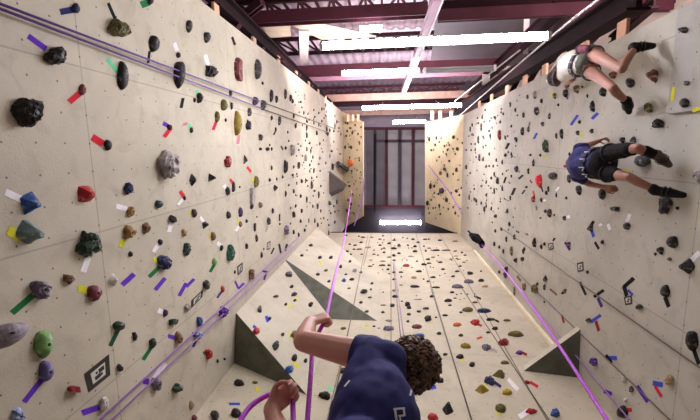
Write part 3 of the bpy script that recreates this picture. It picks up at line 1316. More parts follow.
# ---------------------------------------------------------------- tapes
tapes = []
for txt, pln, wname in ((TAPE_L, PL, 'left wall'), (TAPE_R, PR, 'right wall'), (TAPE_F, PF, 'front wall'), (TAPE_WL, PWL, 'lower corner volume'), (TAPE_WH, PWH, 'upper corner volume'), (TAPE_PLATE, PRP, 'grey plate')):
    for ln in txt.strip().splitlines():
        t = ln.split(); v = [float(q) for q in t[:5]]
        tapes.append(dict(v=v, x=(v[0] + v[2]) / 2, y=(v[1] + v[3]) / 2, c=t[5], pl=pln, wall=wname))
relabel(tapes, 'tape strip', lambda h: cword(h['c']))
for t in tapes:
    x0, y0, x1, y1, w = t['v']; P = t['pl']; n = P.n
    dx, dy = x1 - x0, y1 - y0; L = math.hypot(dx, dy) or 1; ox, oy = -dy / L * w / 2, dx / L * w / 2
    bm = bmesh.new(); lo = []; hi = []; K = 5
    for k in range(K + 1):
        s = k / K; lift = .002 + .006 * max(0, s - .75) * (1 if (int(x0) % 3 == 0) else 0)
        jag = (.6 if k in (0, K) else 0)
        for sgn in (-1, 1):
            a = P.at(x0 + dx * s + ox * sgn + jag * dx / L * sgn * .5, y0 + dy * s + oy * sgn + jag * dy / L * sgn * .5)
            lo.append(bm.verts.new(a + n * (lift - .0012))); hi.append(bm.verts.new(a + n * lift))
    for k in range(K):
        i = 2 * k
        bm.faces.new((hi[i], hi[i + 1], hi[i + 3], hi[i + 2])); bm.faces.new((lo[i + 2], lo[i + 3], lo[i + 1], lo[i]))
        bm.faces.new((lo[i], hi[i], hi[i + 2], lo[i + 2])); bm.faces.new((hi[i + 1], lo[i + 1], lo[i + 3], hi[i + 3]))
    bm.faces.new((lo[0], lo[1], hi[1], hi[0])); bm.faces.new((hi[-2], hi[-1], lo[-1], lo[-2]))
    tag(from_bm('tape_strip', bm, tmat(t['c']), origin=P.at(t['x'], t['y'])), t['label'], 'tape', 'route tape strips on the walls')

# ---------------------------------------------------------------- black-and-white marker cards
def card(P, cs, label, seed):
    n = P.n; q = [P.at(*c) for c in cs]; c = sum(q, Vector()) / 4
    root = empty('marker_card', c, label, 'marker card', 'black and white marker cards')
    def quad(s, off, name, m, rnd=None):
        bm = bmesh.new(); f = [bm.verts.new(c + (p - c) * s + n * off) for p in q]; b = [bm.verts.new(c + (p - c) * s + n * (off - .0012)) for p in q]
        bm.faces.new(f); bm.faces.new(b[::-1])
        for i in range(4): bm.faces.new((f[i], b[i], b[(i + 1) % 4], f[(i + 1) % 4]))
        return from_bm(name, bm, m, root)
    quad(1, .003, 'black_border', mat('card_black', (24, 22, 22), .5, .1, 9))
    quad(.58, .0045, 'white_square', mat('card_white', (206, 200, 192), .6, .06, 9))
    u, v = (q[1] - q[0]), (q[3] - q[0]); bm = bmesh.new()
    for a0, b0, a1, b1 in ((.30, .52, .52, .72), (.48, .30, .70, .52), (.52, .56, .60, .70), (.36, .34, .44, .46)):
        f = [bm.verts.new(q[0] + u * a + v * b + n * .0056) for a, b in ((a0, b0), (a1, b0), (a1, b1), (a0, b1))]; bm.faces.new(f)
    from_bm('printed_symbol', bm, MATS['card_black'], root)
card(PL, [(83.7, 374), (108.7, 354), (110, 375), (88.5, 392.5)], 'large black bordered marker card low on the left wall', 1)
card(PL, [(191, 300.5), (203, 289), (202, 297), (190.5, 309)], 'middle-sized black bordered marker card on the left wall above the ropes', 2)
card(PL, [(237, 266.5), (242.5, 262), (242.5, 271), (237.5, 276)], 'small black bordered marker card beside the green prickly hold', 3)
card(PL, [(267, 242.5), (270.5, 240.5), (270, 249), (266.5, 250.5)], 'tiniest black bordered marker card, farthest up the left wall', 4)
card(PR, [(577, 263), (583.5, 261.5), (584, 271), (578, 272.5)], 'black bordered marker card on the right wall below the lower climber', 5)
card(PR, [(624, 297), (632, 295), (632.5, 304), (625.5, 305.5)], 'black bordered marker card under crossed black tape on the right wall', 6)
card(PR, [(548, 243.5), (553.5, 242.5), (554, 249), (549, 250.5)], 'farthest black bordered marker card up the right wall', 7)

# ---------------------------------------------------------------- ropes
M_rope = mat('purple_rope', (200, 50, 226), .5, .15, 60, bump=.3)
M_rope_d = mat('dark_purple_rope', (92, 52, 136), .6, .2, 60)
M_rope_p = mat('pale_purple_rope', (150, 104, 178), .6, .15, 60)
M_rope_g = mat('grey_rope', (104, 92, 84), .7, .2, 60)
def rope(label, pts, r, m, smooth_k=0, part=None):
    bm = bmesh.new(); add_tube(bm, catmull(pts, smooth_k) if smooth_k else pts, r, 10)
    return tag(from_bm('climbing_rope', bm, m, origin=pts[0], smooth=True), label, 'rope', 'climbing ropes')
def wall_rope(label, P, a, b, off, r, m, zb=None, zt=None):
    p, q = P.at(*a, off), P.at(*b, off)
    if zb is not None: p = p + (q - p) * ((zb - p.z) / (q.z - p.z))
    return rope(label, [p, q], r, m)
off = .05
wall_rope('upper strand of the dark purple rope pair hanging across the left wall', PL, (10, 7.5), (262, 102), off, .0085, M_rope_d, zb=.4)
wall_rope('lower strand of the dark purple rope pair hanging across the left wall', PL, (10, 12.5), (262, 108.5), off, .0085, M_rope_d, zb=.4)
wall_rope('grey upper rope continuing the pair toward the far left wall', PL, (266, 103.5), (336, 129), .03, .008, M_rope_g)
wall_rope('grey lower rope continuing the pair toward the far left wall', PL, (264, 109.5), (330, 133), .03, .008, M_rope_g)
wall_rope('pale purple rope running low along the left wall, upper strand', PL, (102, 418), (300, 236), .04, .009, M_rope_p, zb=.4)
wall_rope('pale purple rope running low along the left wall, lower strand', PL, (112, 420), (298, 243), .05, .008, M_rope_p, zb=.4)
wall_rope('dark rope hanging along the middle of the right wall', PR, (690, 361), (500, 227), .02, .0065, M_rope_g, zb=.4)
wall_rope('dark rope hanging low on the right wall by the corner volume', PR, (670, 420), (500, 256), .02, .0065, M_rope_g, zb=.4)
wall_rope('faint purple rope hanging lowest on the right wall', PR, (623, 412), (492, 256), .05, .008, M_rope_p, zb=.4)
wall_rope('grey rope pair on the front wall beside the curly hair, left strand', PF, (401, 340), (393, 262), .03, .006, M_rope_g, zb=3)
wall_rope('grey rope pair on the front wall beside the curly hair, right strand', PF, (405, 345), (394.2, 262), .03, .006, M_rope_p, zb=3)
wall_rope('grey rope on the front wall near the mustard wedge', PF, (472, 420), (430, 285), .03, .006, M_rope_g, zb=3)
wall_rope('grey rope on the front wall near the white tailed wedge', PF, (548, 418), (460, 285), .03, .006, M_rope_g, zb=3)
wall_rope('thin grey rope between the upper corner volume and the belayer', PF, (340, 372), (368, 235), .4, .006, M_rope_g, zb=3)
rope('bright purple rope hanging across the small right corner volume', [W(613, 430, 1.25), W(605, 417, 1.35), W(540, 318, 2.4), W(500, 265, 5.0), W(479, 242, 9.0)], .0074, M_rope, 6)
rope('white cord slanting beside the upper climber', [W(606, -6, 3.8), W(540, 46, 5.5), W(458, 117, 11.8)], .012, M_steel_w, 4)
rope('thin pale cord slanting below the long fluorescent lamp', [W(520, 50, 6.0), W(455, 101, 10.5)], .012, M_steel_w)
rope('pale cord hanging beside the left overhang panel', [W(364, 178, 16.0), W(362, 200, 15.0), W(354, 226, 14.2)], .02, M_rope_p, 4)
rope('pale cord hanging under the right overhang panel', [W(428, 165, 15.0), W(448, 190, 13.0), W(462, 214, 11.5)], .018, M_rope_p, 4)

# ---------------------------------------------------------------- roof steel, lamps, timber (open side of the shaft)
def beam_thing(name, label, p, q, w, h, m, cat='beam', group=None, flange=True):
    root = empty(name, p, label, cat, group)
    d = Vector(q) - Vector(p)
    bm = bmesh.new(); add_beam(bm, p, q, w * .25 if flange else w, h); from_bm('web', bm, m, root)
    if flange:
        up = Vector((0, 0, 1)) if abs(d.normalized().z) < .9 else Vector((0, 1, 0))
        for s in (-1, 1):
            o = up * (s * h / 2)
            bm = bmesh.new(); add_beam(bm, Vector(p) + o, Vector(q) + o, w, .03); from_bm('flange', bm, m, root)
    return root
def hbeam(label, xa, xb, y_px, Y, w, h, m, name='steel_beam', flange=True):
    a, b = PY(xa, y_px, Y), PY(xb, y_px, Y); z = (a.z + b.z) / 2
    a.z = b.z = z; a.y = b.y = Y
    return beam_thing(name, label, a, b, w, h, m, 'beam', 'roof steel', flange)
hbeam('dark maroon steel beam at the top edge, right of the pale post', 440, 660, 4, -2.5, .24, .20, M_maroon_d)
hbeam('pink edged maroon steel beam above the left end of the long lamp', 246, 426, 15, -2.5, .22, .22, M_maroon)
hbeam('pink edged maroon steel beam above the right end of the long lamp', 440, 660, 10.5, -2.35, .20, .10, M_maroon)
hbeam('dark maroon beam between the first and second fluorescent lamps', 296, 500, 67.5, -2.3, .26, .20, M_maroon)
hbeam('tan timber beam above the third fluorescent lamp', 318, 520, 95.5, -2.0, .24, .16, M_tan, 'timber_beam', False)
hbeam('dark beam behind the tan timber beam', 322, 500, 101.5, -2.0, .25, .2, M_maroon_d)
hbeam('second tan timber beam below the third fluorescent lamp', 340, 470, 111.5, -1.75, .24, .14, M_tan, 'timber_beam', False)
hbeam('far maroon beam at the edge of the roof grid', 356, 436, 127, -1.4, .35, .25, M_maroon)
hbeam('pale beam just above the second lamp', 300, 500, 76, -2.6, .12, .12, M_pinksteel)
beam_thing('steel_column', 'dark maroon column following the left wall edge', PX(212, -4, -2.36), PX(330, 105, -2.36), .22, .22, M_maroon_d, 'column', 'roof steel')
beam_thing('steel_column', 'dark maroon column following the right wall edge', PX(640, -4, 2.75), PX(455, 111, 2.75), .26, .26, M_maroon_d, 'column', 'roof steel')
beam_thing('steel_column', 'second dark column beyond the right wall edge', PX(560, 8, 2.9), PX(470, 92, 2.9), .2, .2, M_maroon_d, 'column', 'roof steel')
beam_thing('steel_brace', 'diagonal maroon brace at the upper left of the roof', W(262, 2, 6.4), W(232, 26, 7.0), .12, .12, M_maroon, 'brace', 'roof steel')
beam_thing('steel_brace', 'diagonal maroon brace over the dark grey panel', W(655, 2, 6.0), W(612, 40, 7.6), .12, .12, M_maroon_d, 'brace', 'roof steel')
# white-lit post crossing the lamps
a, b = W(438, -4, 5.4), W(403, 92, 12.0)
bm = bmesh.new(); add_beam(bm, a, b, .11, .12); root = empty('steel_post', a, 'pale pink steel post crossing behind the long fluorescent lamp', 'post', 'roof steel'); from_bm('shaft', bm, M_pinksteel, root)
bm = bmesh.new(); add_beam(bm, a + Vector((.06, 0, 0)), b + Vector((.06, 0, 0)), .02, .14); from_bm('flange', bm, M_steel_w, root)
def truss(label, z0, z1, Y, x0, x1, m, n=14):
    root = empty('roof_truss', (x0, Y, z0), label, 'truss', 'roof trusses')
    for z, nm in ((z0, 'bottom_chord'), (z1, 'top_chord')):
        bm = bmesh.new(); add_beam(bm, (x0, Y, z), (x1, Y, z), .10, .09); from_bm(nm, bm, m, root)
    bm = bmesh.new()
    for i in range(n):
        xa, xb = x0 + (x1 - x0) * i / n, x0 + (x1 - x0) * (i + 1) / n
        add_beam(bm, (xa, Y, z0 if i % 2 else z1), (xb, Y, z1 if i % 2 else z0), .045, .045)
        add_beam(bm, (xa, Y + .02, z0), (xa, Y + .02, z1), .05, .05)
    from_bm('web_lattice', bm, m, root)
truss('nearest maroon lattice truss behind the steel beams', 8.6, 9.9, -3.1, -3.6, 3.9, M_maroon_d, 22)
truss('middle lattice truss seen just below the long lamp', 11.4, 13.0, -3.1, -3.6, 3.9, M_maroon_d, 22)
truss('farther lattice truss behind the second lamp', 14.6, 16.4, -3.0, -3.6, 3.6, M_maroon, 18)
truss('farthest lattice truss above the roof grid', 18.2, 19.8, -2.8, -3.6, 3.2, M_maroon, 16)
# sheets
def sheet(name, label, pts, m, cat):
    bm = bmesh.new(); n = Vector((0, .03, 0))
    a = [bm.verts.new(p) for p in pts]; b = [bm.verts.new(p - n) for p in pts]
    bm.faces.new(a); bm.faces.new(b[::-1])
    for i in range(len(a)): bm.faces.new((a[i], b[i], b[(i + 1) % len(a)], a[(i + 1) % len(a)]))
    return tag(from_bm(name, bm, m, origin=pts[0]), label, cat)
sheet('metal_sheet', 'large dark grey sheet right of the pale post above the lamp', [PY(436, 17, -3.0), PY(560, 15, -3.0), PY(538, 66, -3.0), PY(430, 66, -3.0)], mat('charcoal_sheet', (74, 64, 70), .6, .15, 2), 'sheet')
sheet('plywood_sheet', 'tan sheet slanting between the truss and the long lamp', [PY(286, 23, -2.7), PY(312, 23, -2.7), PY(376, 37, -2.7), PY(322, 40, -2.7)], mat('tan_sheet', (206, 184, 158), .7, .15, 3), 'sheet')
sheet('plywood_sheet', 'small tan box sheet beside the left column', [PY(262, 24, -2.5), PY(290, 24, -2.5), PY(291, 36, -2.5), PY(268, 38, -2.5)], mat('tan_sheet', (206, 184, 158)), 'sheet')
sheet('wall_panel', 'pale upright panel at the left end of the long lamp', [PY(299, 31, -2.4), PY(309, 31, -2.4), PY(308, 63, -2.4), PY(300, 63, -2.4)], mat('pale_panel', (226, 208, 206), .7, .1, 3), 'panel')
sheet('wall_panel', 'pale upright panel below the right end of the long lamp', [PY(524, 14, -2.6), PY(530, 14, -2.6), PY(528, 54, -2.6), PY(523, 54, -2.6)], mat('pale_panel', (226, 208, 206)), 'panel')
for lab, q in (('pale square board nearest above the right wall', (541, 60, 552, 62, 553, 78, 540, 76)), ('pale square board second above the right wall', (516, 74, 526, 76, 526, 88, 515, 86)), ('pale square board farthest above the right wall', (482, 75, 490, 76, 490, 86, 482, 85))):
    sheet('wall_panel', lab, [PY(q[i], q[i + 1], -1.9) for i in (0, 2, 4, 6)], mat('pale_panel', (226, 208, 206)), 'panel')
# timber studs standing proud of the wall edges
for k, x in enumerate((224, 259, 282, 299, 311, 320, 327, 333)):
    z = PL.at(x, 60).z; t = min(1, max(0, (z - PL.at(200, 0).z) / (z_left - PL.at(200, 0).z))); ye = yl0 + (yl1 - yl0) * t
    bm = bmesh.new(); add_box(bm, (-A_ - .10, ye - .17, z - .06), (-A_ - .062, ye + .05, z + .10), .004)
    tag(from_bm('timber_stud', bm, M_stud), '%s orange timber stud along the left wall edge' % ORD[k], 'stud', 'timber studs on the wall edges')
for k, x in enumerate((684, 614, 578, 541, 522, 505, 490, 478)):
    z = PR.at(x, 60).z; t = min(1, max(0, (z - zs) / (z_right - zs))); ye = yr0 + (yr1 - yr0) * t
    bm = bmesh.new(); add_box(bm, (B_ + .062, ye - .20, z - .06), (B_ + .10, ye + .05, z + .12), .004)
    tag(from_bm('timber_stud', bm, M_stud), '%s orange timber stud along the right wall edge' % ORD[k], 'stud', 'timber studs on the wall edges')
for k, (x, P) in enumerate(((348, 0), (353, 0), (358, 0), (432, 1), (440, 1), (451, 1))):
    c = (W(x, 121 - (.3 * (x - 350) if 0 else 0), 17.2) if P == 0 else W(x, 119, 14.6))
    bm = bmesh.new(); add_box(bm, (c.x - .05, c.y - .28, c.z - .02), (c.x + .06, c.y + .02, c.z + .1), .004)
    tag(from_bm('timber_stud', bm, M_stud), '%s timber stud on the %s overhang panel edge' % (('first', 'second', 'third')[k % 3], ('left', 'right')[P]), 'stud', 'timber studs on the wall edges')
# fluorescent lamps
def lamp(label, xa, ya, xb, yb, Y=None, z=None, lit=True, r=.026):
    a, b = (PY(xa, ya, Y), PY(xb, yb, Y)) if Y is not None else (W(xa, ya, z), W(xb, yb, z))
    zz = (a.z + b.z) / 2; a.z = b.z = zz; a.y = b.y = (a.y + b.y) / 2
    root = empty('fluorescent_lamp', (a + b) / 2, label, 'lamp', 'fluorescent lamps')
    bm = bmesh.new(); add_box(bm, (a.x - .03, a.y - .032, zz + .04), (b.x + .03, a.y + .032, zz + .08), .008); from_bm('housing', bm, M_house, root)
    for s in (-1, 1):
        bm = bmesh.new(); add_tube(bm, [a + Vector((0, s * .022 * r / .03, 0)), b + Vector((0, s * .022 * r / .03, 0))], r * .8, 12); from_bm('tube', bm, M_tube if lit else M_tube_dim, root, smooth=True)
        bm = bmesh.new(); e = a if s < 0 else b; add_box(bm, (e.x - .02, e.y - .042, zz - .026), (e.x + .02, e.y + .042, zz + .042), .006); from_bm('end_cap', bm, M_house, root)
    for s in (.2, .8):
        p = a + (b - a) * s; bm = bmesh.new(); add_tube(bm, [p + Vector((0, 0, .1)), p + Vector((0, -.3, 1.4))], .006, 6); from_bm('hanger', bm, M_steel_w, root)
lamp('longest brightest fluorescent lamp, nearest under the roof', 320, 43.5, 545, 38.5, Y=-1.15, r=.027)
lamp('lit fluorescent lamp second from the longest one', 342, 72.5, 418, 71.5, Y=-1.15)
lamp('unlit grey fluorescent fixture right of the second lamp', 425, 70, 494, 68.5, Y=-1.15, lit=False)
lamp('third fluorescent lamp below the tan timber beam', 362, 107, 460, 106, Y=-1.15, r=.034)
lamp('short far fluorescent lamp above the roof grid', 393, 122, 425, 121.5, Y=-1.15, r=.045)
lamp('fluorescent lamp in the dark gap above the front wall', 380, 222, 421, 223, z=22.4, r=.07)
lamp('small bright lamp behind the tan sheet above the long lamp', 360, 28.5, 382, 28.5, Y=-2.2, r=.035)
# roof grid straight overhead
zc = 22.9
for k, (x0, x1, lab) in enumerate(((376.5, 385, 'left narrow roof light strip'), (388, 397.5, 'left middle roof light panel'), (402, 411, 'right middle roof light panel'), (415, 426, 'right roof light panel'), (366, 374, 'leftmost dim roof light strip'))):
    a, b = W(x0, 130, zc), W(x1, 205, zc); bm = bmesh.new(); add_box(bm, (a.x, a.y, zc), (b.x, b.y, zc + .1), .01)
    m = M_sky if k in (1, 2, 3) else mat('dim_roof_sheet', (96, 90, 98), .6, .2, 1.5)
    tag(from_bm('roof_light', bm, m), lab + ' straight overhead', 'roof panel', 'roof panels overhead')
for k, (x0, y0, x1, y1, m, lab) in enumerate(((364, 128.5, 430, 128.5, M_maroon, 'near maroon rail of the roof grid'), (364, 206.5, 430, 207, M_maroon, 'far maroon rail of the roof grid'), (386.5, 128, 386.5, 206, M_maroon, 'left maroon bar of the roof grid'),
        (399.8, 128, 399.8, 206, M_dark, 'middle dark bar of the roof grid'), (413, 128, 413, 206, M_maroon, 'right maroon bar of the roof grid'), (375, 128, 375, 206, M_dark, 'left dark bar of the roof grid'), (376, 141, 426, 141, M_dark, 'thin cross bar of the roof grid'))):
    a, b = W(x0, y0, zc - .2), W(x1, y1, zc - .2); bm = bmesh.new(); add_beam(bm, a, b, .16, .14, Vector((0, 0, 1)))
    tag(from_bm('roof_bar', bm, m, origin=a), lab, 'beam', 'roof grid bars')
bm = bmesh.new(); a = W(392, 129, 22.2); add_tube(bm, [W(375, 134, 22.5), W(374.5, 212, 22.5)], .05, 8)
tag(from_bm('vertical_pipe', bm, M_black), 'thin dark pipe along the left side of the roof grid', 'pipe')

# rope hardware bunched at the top of the right-hand corner
c = W(476, 238, 8.4); root = empty('rope_pulley', c, 'black rope pulley cluster at the top of the right wall corner', 'pulley')
bm = bmesh.new(); add_tube(bm, [c + Vector((-.06, -.02, .24)), c + Vector((0, 0, .02)), c + Vector((.07, .05, -.26))], [.05, .10, .06], 9); from_bm('housing', bm, mat('pulley_black', (12, 10, 16), .8, .2, 20, spec=.1), root)
bm = bmesh.new(); add_tube(bm, [c + Vector((.1, .1, -.1)), c + Vector((.06, .10, -.30))], [.07, .05], 8); from_bm('sheave', bm, mat('sheave', (38, 28, 56), .7, .2, 20, spec=.2), root)
bm = bmesh.new(); add_tube(bm, [c + Vector((-.12, -.1, .3)), c + Vector((.12, .12, .3))], .02, 6); from_bm('shackle', bm, M_bolt, root)

for k, (x, y) in enumerate(((236, 14), (263, 34), (283, 52), (300, 68), (313, 82))):
    z = PL.at(x, y).z + .3
    beam_thing('steel_brace', '%s short maroon bracket between the left wall edge and its column' % ORD[k], (-A_ - .08, yl0 - .12, z), (-A_ - .9, -2.6, z + .25), .09, .09, M_maroon, 'brace', 'roof steel', False)
for k, (x, y0, y1) in enumerate(((592, 18, 50), (608, 10, 42), (575, 24, 60), (543, 46, 78), (523, 58, 88))):
    a, b = PY(x, y0, -2.6), PY(x - 3, y1, -1.55); b.z = a.z = (a.z + b.z) / 2
    beam_thing('steel_brace', '%s dark upright strut above the right wall edge' % ORD[k], a, b, .12, .12, M_maroon_d, 'brace', 'roof steel', False)
# ---------------------------------------------------------------- people
def sph_verts(p, r, n=1):
    bm = bmesh.new(); bmesh.ops.create_icosphere(bm, subdivisions=n, radius=r); v = [x.co + Vector(p) for x in bm.verts]; bm.free(); return v
def blob(name, caps, voxel, m, parent, smooth=6, fac=.5, noise=0.0, nscale=8, extra=None):
    """one continuous skin grown over tapered capsules and ellipsoids"""
    big = bmesh.new()
    for cp in caps:
        b = bmesh.new()
        if len(cp) == 4:
            p, r, q, s = cp; pts = sph_verts(p, r, 2) + sph_verts(q, s, 2)
        else:                       # ellipsoid: centre, three axis vectors
            c, a1, a2, a3 = cp[0], cp[1], cp[2], cp[3]; pts = [Vector(c) + a1 * v.x + a2 * v.y + a3 * v.z for v in sph_verts((0, 0, 0), 1, 3)]
        vs = [b.verts.new(p) for p in pts]
        bmesh.ops.convex_hull(b, input=vs)
        bmesh.ops.delete(b, geom=[v for v in b.verts if not v.link_faces], context='VERTS')
        bmesh.ops.recalc_face_normals(b, faces=b.faces)
        me = bpy.data.meshes.new('t'); b.to_mesh(me); b.free(); big.from_mesh(me); bpy.data.meshes.remove(me)
    me = bpy.data.meshes.new('t'); big.to_mesh(me); big.free()
    o = bpy.data.objects.new('t', me); COL.objects.link(o)
    md = o.modifiers.new('r', 'REMESH'); md.mode = 'VOXEL'; md.voxel_size = voxel
    if smooth:
        sm = o.modifiers.new('s', 'SMOOTH'); sm.iterations = smooth; sm.factor = fac
    dg = bpy.context.evaluated_depsgraph_get()
    nm = bpy.data.meshes.new_from_object(o.evaluated_get(dg)); bpy.data.objects.remove(o)
    bm = bmesh.new(); bm.from_mesh(nm); bpy.data.meshes.remove(nm)
    if noise:
        from mathutils import noise as mn
        bm.normal_update()
        for v in bm.verts: v.co += v.normal * noise * (mn.noise(v.co * nscale) + .5 * mn.noise(v.co * nscale * 2.3))
    if extra: extra(bm)
    return from_bm(name, bm, m, parent, smooth=True)
def E(c, a, b, d): return (Vector(c), Vector(a), Vector(b), Vector(d), 0)
def V(*a): return Vector(a)
def head_caps(H, f, u, s=1.0):
    f = f.normalized(); u = (u - f * u.dot(f)).normalized(); r = f.cross(u)
    c = [E(H + u * .025 * s, r * .076 * s, f * .094 * s, u * .088 * s), E(H + f * .028 * s - u * .04 * s, r * .060 * s, f * .062 * s, u * .070 * s),
         (H + f * .055 * s - u * .088 * s, .024 * s, H + f * .04 * s - u * .08 * s, .03 * s),
         (H + f * .088 * s + u * .012 * s, .008 * s, H + f * .108 * s - u * .028 * s, .013 * s),
         (H + f * .082 * s - u * .058 * s + r * .016 * s, .009 * s, H + f * .082 * s - u * .058 * s - r * .016 * s, .009 * s),
         (H + f * .078 * s + u * .03 * s + r * .04 * s, .012 * s, H + f * .082 * s + u * .03 * s - r * .04 * s, .012 * s)]
    for sd in (-1, 1):
        c.append(E(H - f * .005 * s + r * .08 * sd * s - u * .005 * s, r * .010 * s + f * .004, f * .018 * s, u * .032 * s))
    return c, f, u, r
def hand_caps(wr, d, n, thumb, curl=(60, 70, 50), s=1.0, tcurl=.7):
    """palm, four jointed fingers curling toward n, a thumb leaving the side"""
    d = d.normalized(); n = (n - d * n.dot(d)).normalized(); t = thumb - d * thumb.dot(d) - n * thumb.dot(n); t.normalize()
    c = []
    for i, (off, L) in enumerate(((.030, .072), (.010, .080), (-.010, .075), (-.029, .060))):
        k = wr + d * (.088 - .004 * abs(i - 1)) * s + t * off * s
        c.append((wr + t * off * .55 * s, .014 * s, k, .0115 * s))
        p = k; ang = 0; seg = (L * .45, L * .31, L * .26); rr = (.0098, .0088, .0078, .0066)
        for j in range(3):
            ang += math.radians(curl[j] * (1 + .06 * (i - 1)))
            dd = d * math.cos(ang) + n * math.sin(ang); q = p + dd * seg[j] * s
            c.append((p, rr[j] * s, q, rr[j + 1] * s)); p = q
    b = wr + d * .028 * s + t * .026 * s
    m1 = b + (d * .6 + t * .6 + n * .35).normalized() * .042 * s
    m2 = m1 + (d * .65 + t * .1 + n * tcurl).normalized() * .030 * s
    m3 = m2 + (d * .45 - t * .35 + n * tcurl).normalized() * .024 * s
    c += [(wr + t * .01, .016 * s, b, .015 * s), (b, .015 * s, m1, .011 * s), (m1, .0105 * s, m2, .0095 * s), (m2, .0095 * s, m3, .0075 * s)]
    return c
def limb(c, *pr):
    for (p, r), (q, s) in zip(pr, pr[1:]): c.append((p, r, q, s))
M_skin = mat('skin', (232, 168, 150), .5, .10, 9, sub=.15, bump=.04)
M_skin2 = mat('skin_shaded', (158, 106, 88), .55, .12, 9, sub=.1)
M_eye = mat('eye', (230, 226, 220), .2, .02, 5); M_iris = mat('iris', (60, 46, 36), .3, .05, 5)
def eyes(H, f, u, r, parent, s=1.0):
    for sd in (-1, 1):
        bm = bmesh.new(); c = H + f * .079 * s + r * .031 * sd * s + u * .008 * s
        bmesh.ops.create_icosphere(bm, subdivisions=2, radius=.0125 * s, matrix=Matrix.Translation(c)); e = from_bm('eye', bm, M_eye, parent, smooth=True)
        bm = bmesh.new(); bmesh.ops.create_icosphere(bm, subdivisions=2, radius=.0065 * s, matrix=Matrix.Translation(c + f * .0085 * s)); from_bm('iris', bm, M_iris, e, smooth=True)

# ---- the belayer standing by the camera, back turned, arm up on the rope
sh_l = W(371, 357, 1.29); sh_r = V(.0, .98, sh_l.z - .06)
neck = W(386, 355, 1.345); H = W(404, 364, 1.44)
el_l = W(303.5, 341, 1.375); wr_l = W(310, 322, 1.53); G = W(325.5, 315.5, 1.60)
wr_r = W(271, 409, 1.14); el_r = V(-.27, .87, 1.08); G2 = W(284, 392, 1.18)
hip = V(-.085, .86, .95); hl = hip + V(-.02, -.10, 0); hr = hip + V(.02, .10, 0)
kn_l = V(-.10, .74, .52); kn_r = V(-.08, .98, .52); an_l = V(-.03, .72, .10); an_r = V(-.03, 1.0, .10)
hf = V(-.42, .42, .80); hu = V(.86, .12, .40)
root = empty('person', V(-.03, .86, 0), 'belayer in a navy t-shirt with curly brown hair, arm raised on a purple rope', 'person')
hc, hf, hu, hr_ = head_caps(H, hf, hu)
chest = (sh_l + sh_r) / 2 + V(-.03, 0, -.14)
caps = list(hc)
limb(caps, (neck + V(0, 0, -.05), .062), (H - hu * .03, .056))
limb(caps, (sh_l, .062), (sh_l.lerp(el_l, .45), .050), (el_l, .041)); limb(caps, (el_l, .041), (el_l.lerp(wr_l, .4), .040), (wr_l, .027))
limb(caps, (sh_r, .062), (sh_r.lerp(el_r, .5), .046), (el_r, .038)); limb(caps, (el_r, .038), (el_r.lerp(wr_r, .45), .036), (wr_r, .026))
caps += [E(chest, V(.115, 0, 0), V(0, .165, 0), V(0, 0, .20)), E(hip + V(0, 0, .06), V(.11, 0, 0), V(0, .16, 0), V(0, 0, .17)), (chest, .12, hip, .12)]
for h0, k0, a0 in ((hl, kn_l, an_l), (hr, kn_r, an_r)):
    limb(caps, (h0, .085), (k0, .056)); limb(caps, (k0, .056), (k0.lerp(a0, .3) + V(.02, 0, 0), .056), (a0, .036)); caps.append((a0 + V(.03, 0, -.05), .035, a0 + V(-.15, 0, -.065), .03))
dG = (G - wr_l)
caps += hand_caps(wr_l, V(.75, -.10, .45), V(.1, .9, .05), V(-.2, -.3, 1), curl=(62, 78, 50), s=.92)
caps += hand_caps(wr_r, (G2 - wr_r) + V(.02, 0, .015), V(.25, -.2, -.8), V(-.8, -.5, .2), curl=(48, 72, 55), s=.92)
body = blob('body', caps, .0050, M_skin, root, smooth=3)
eyes(H, hf, hu, hr_, body)
# shirt
M_shirt = mat('navy_jersey', (37, 35, 104), .85, .22, 5, bump=.25)
sl = sh_l.lerp(el_l, .20); sr = sh_r.lerp(el_r, .45)
sc = [E(chest + V(0.012, 0, .0), V(.143, 0, 0), V(0, .19, 0), V(0, 0, .225)), (chest + V(0, 0, -.05), .135, hip + V(0, 0, .04), .135), E(hip + V(0, 0, .06), V(.128, 0, 0), V(0, .175, 0), V(0, 0, .18)),
      (sh_l + V(0, 0, .0), .078, neck + V(.0, 0, -.055), .075), (sh_r, .078, neck + V(.0, 0, -.06), .075), (neck + V(0, 0, -.05), .072, neck + V(.004, 0, -.012), .064)]
limb(sc, (sh_l, .078), (sh_l + (el_l - sh_l).normalized() * .16, .060)); limb(sc, (sh_r, .078), (sr, .06))
limb(sc, (sh_l, .074), (chest + V(-.02, -.08, -.05), .09))
dn = (el_l - sh_l).normalized(); cut = sh_l + dn * .062
def trim_sleeve(bm):
    fs = [f for f in bm.faces if (f.calc_center_median() - cut).length < .13]
    g = list({v for f in fs for v in f.verts} | {e for f in fs for e in f.edges}) + fs
    r = bmesh.ops.bisect_plane(bm, geom=g, plane_co=cut, plane_no=dn)
    bmesh.ops.delete(bm, geom=[v for v in bm.verts if (v.co - cut).length < .16 and (v.co - cut).dot(dn) > .0008], context='VERTS')
shirt = blob('t_shirt', sc, .008, M_shirt, root, smooth=5, noise=.009, nscale=10, extra=trim_sleeve)
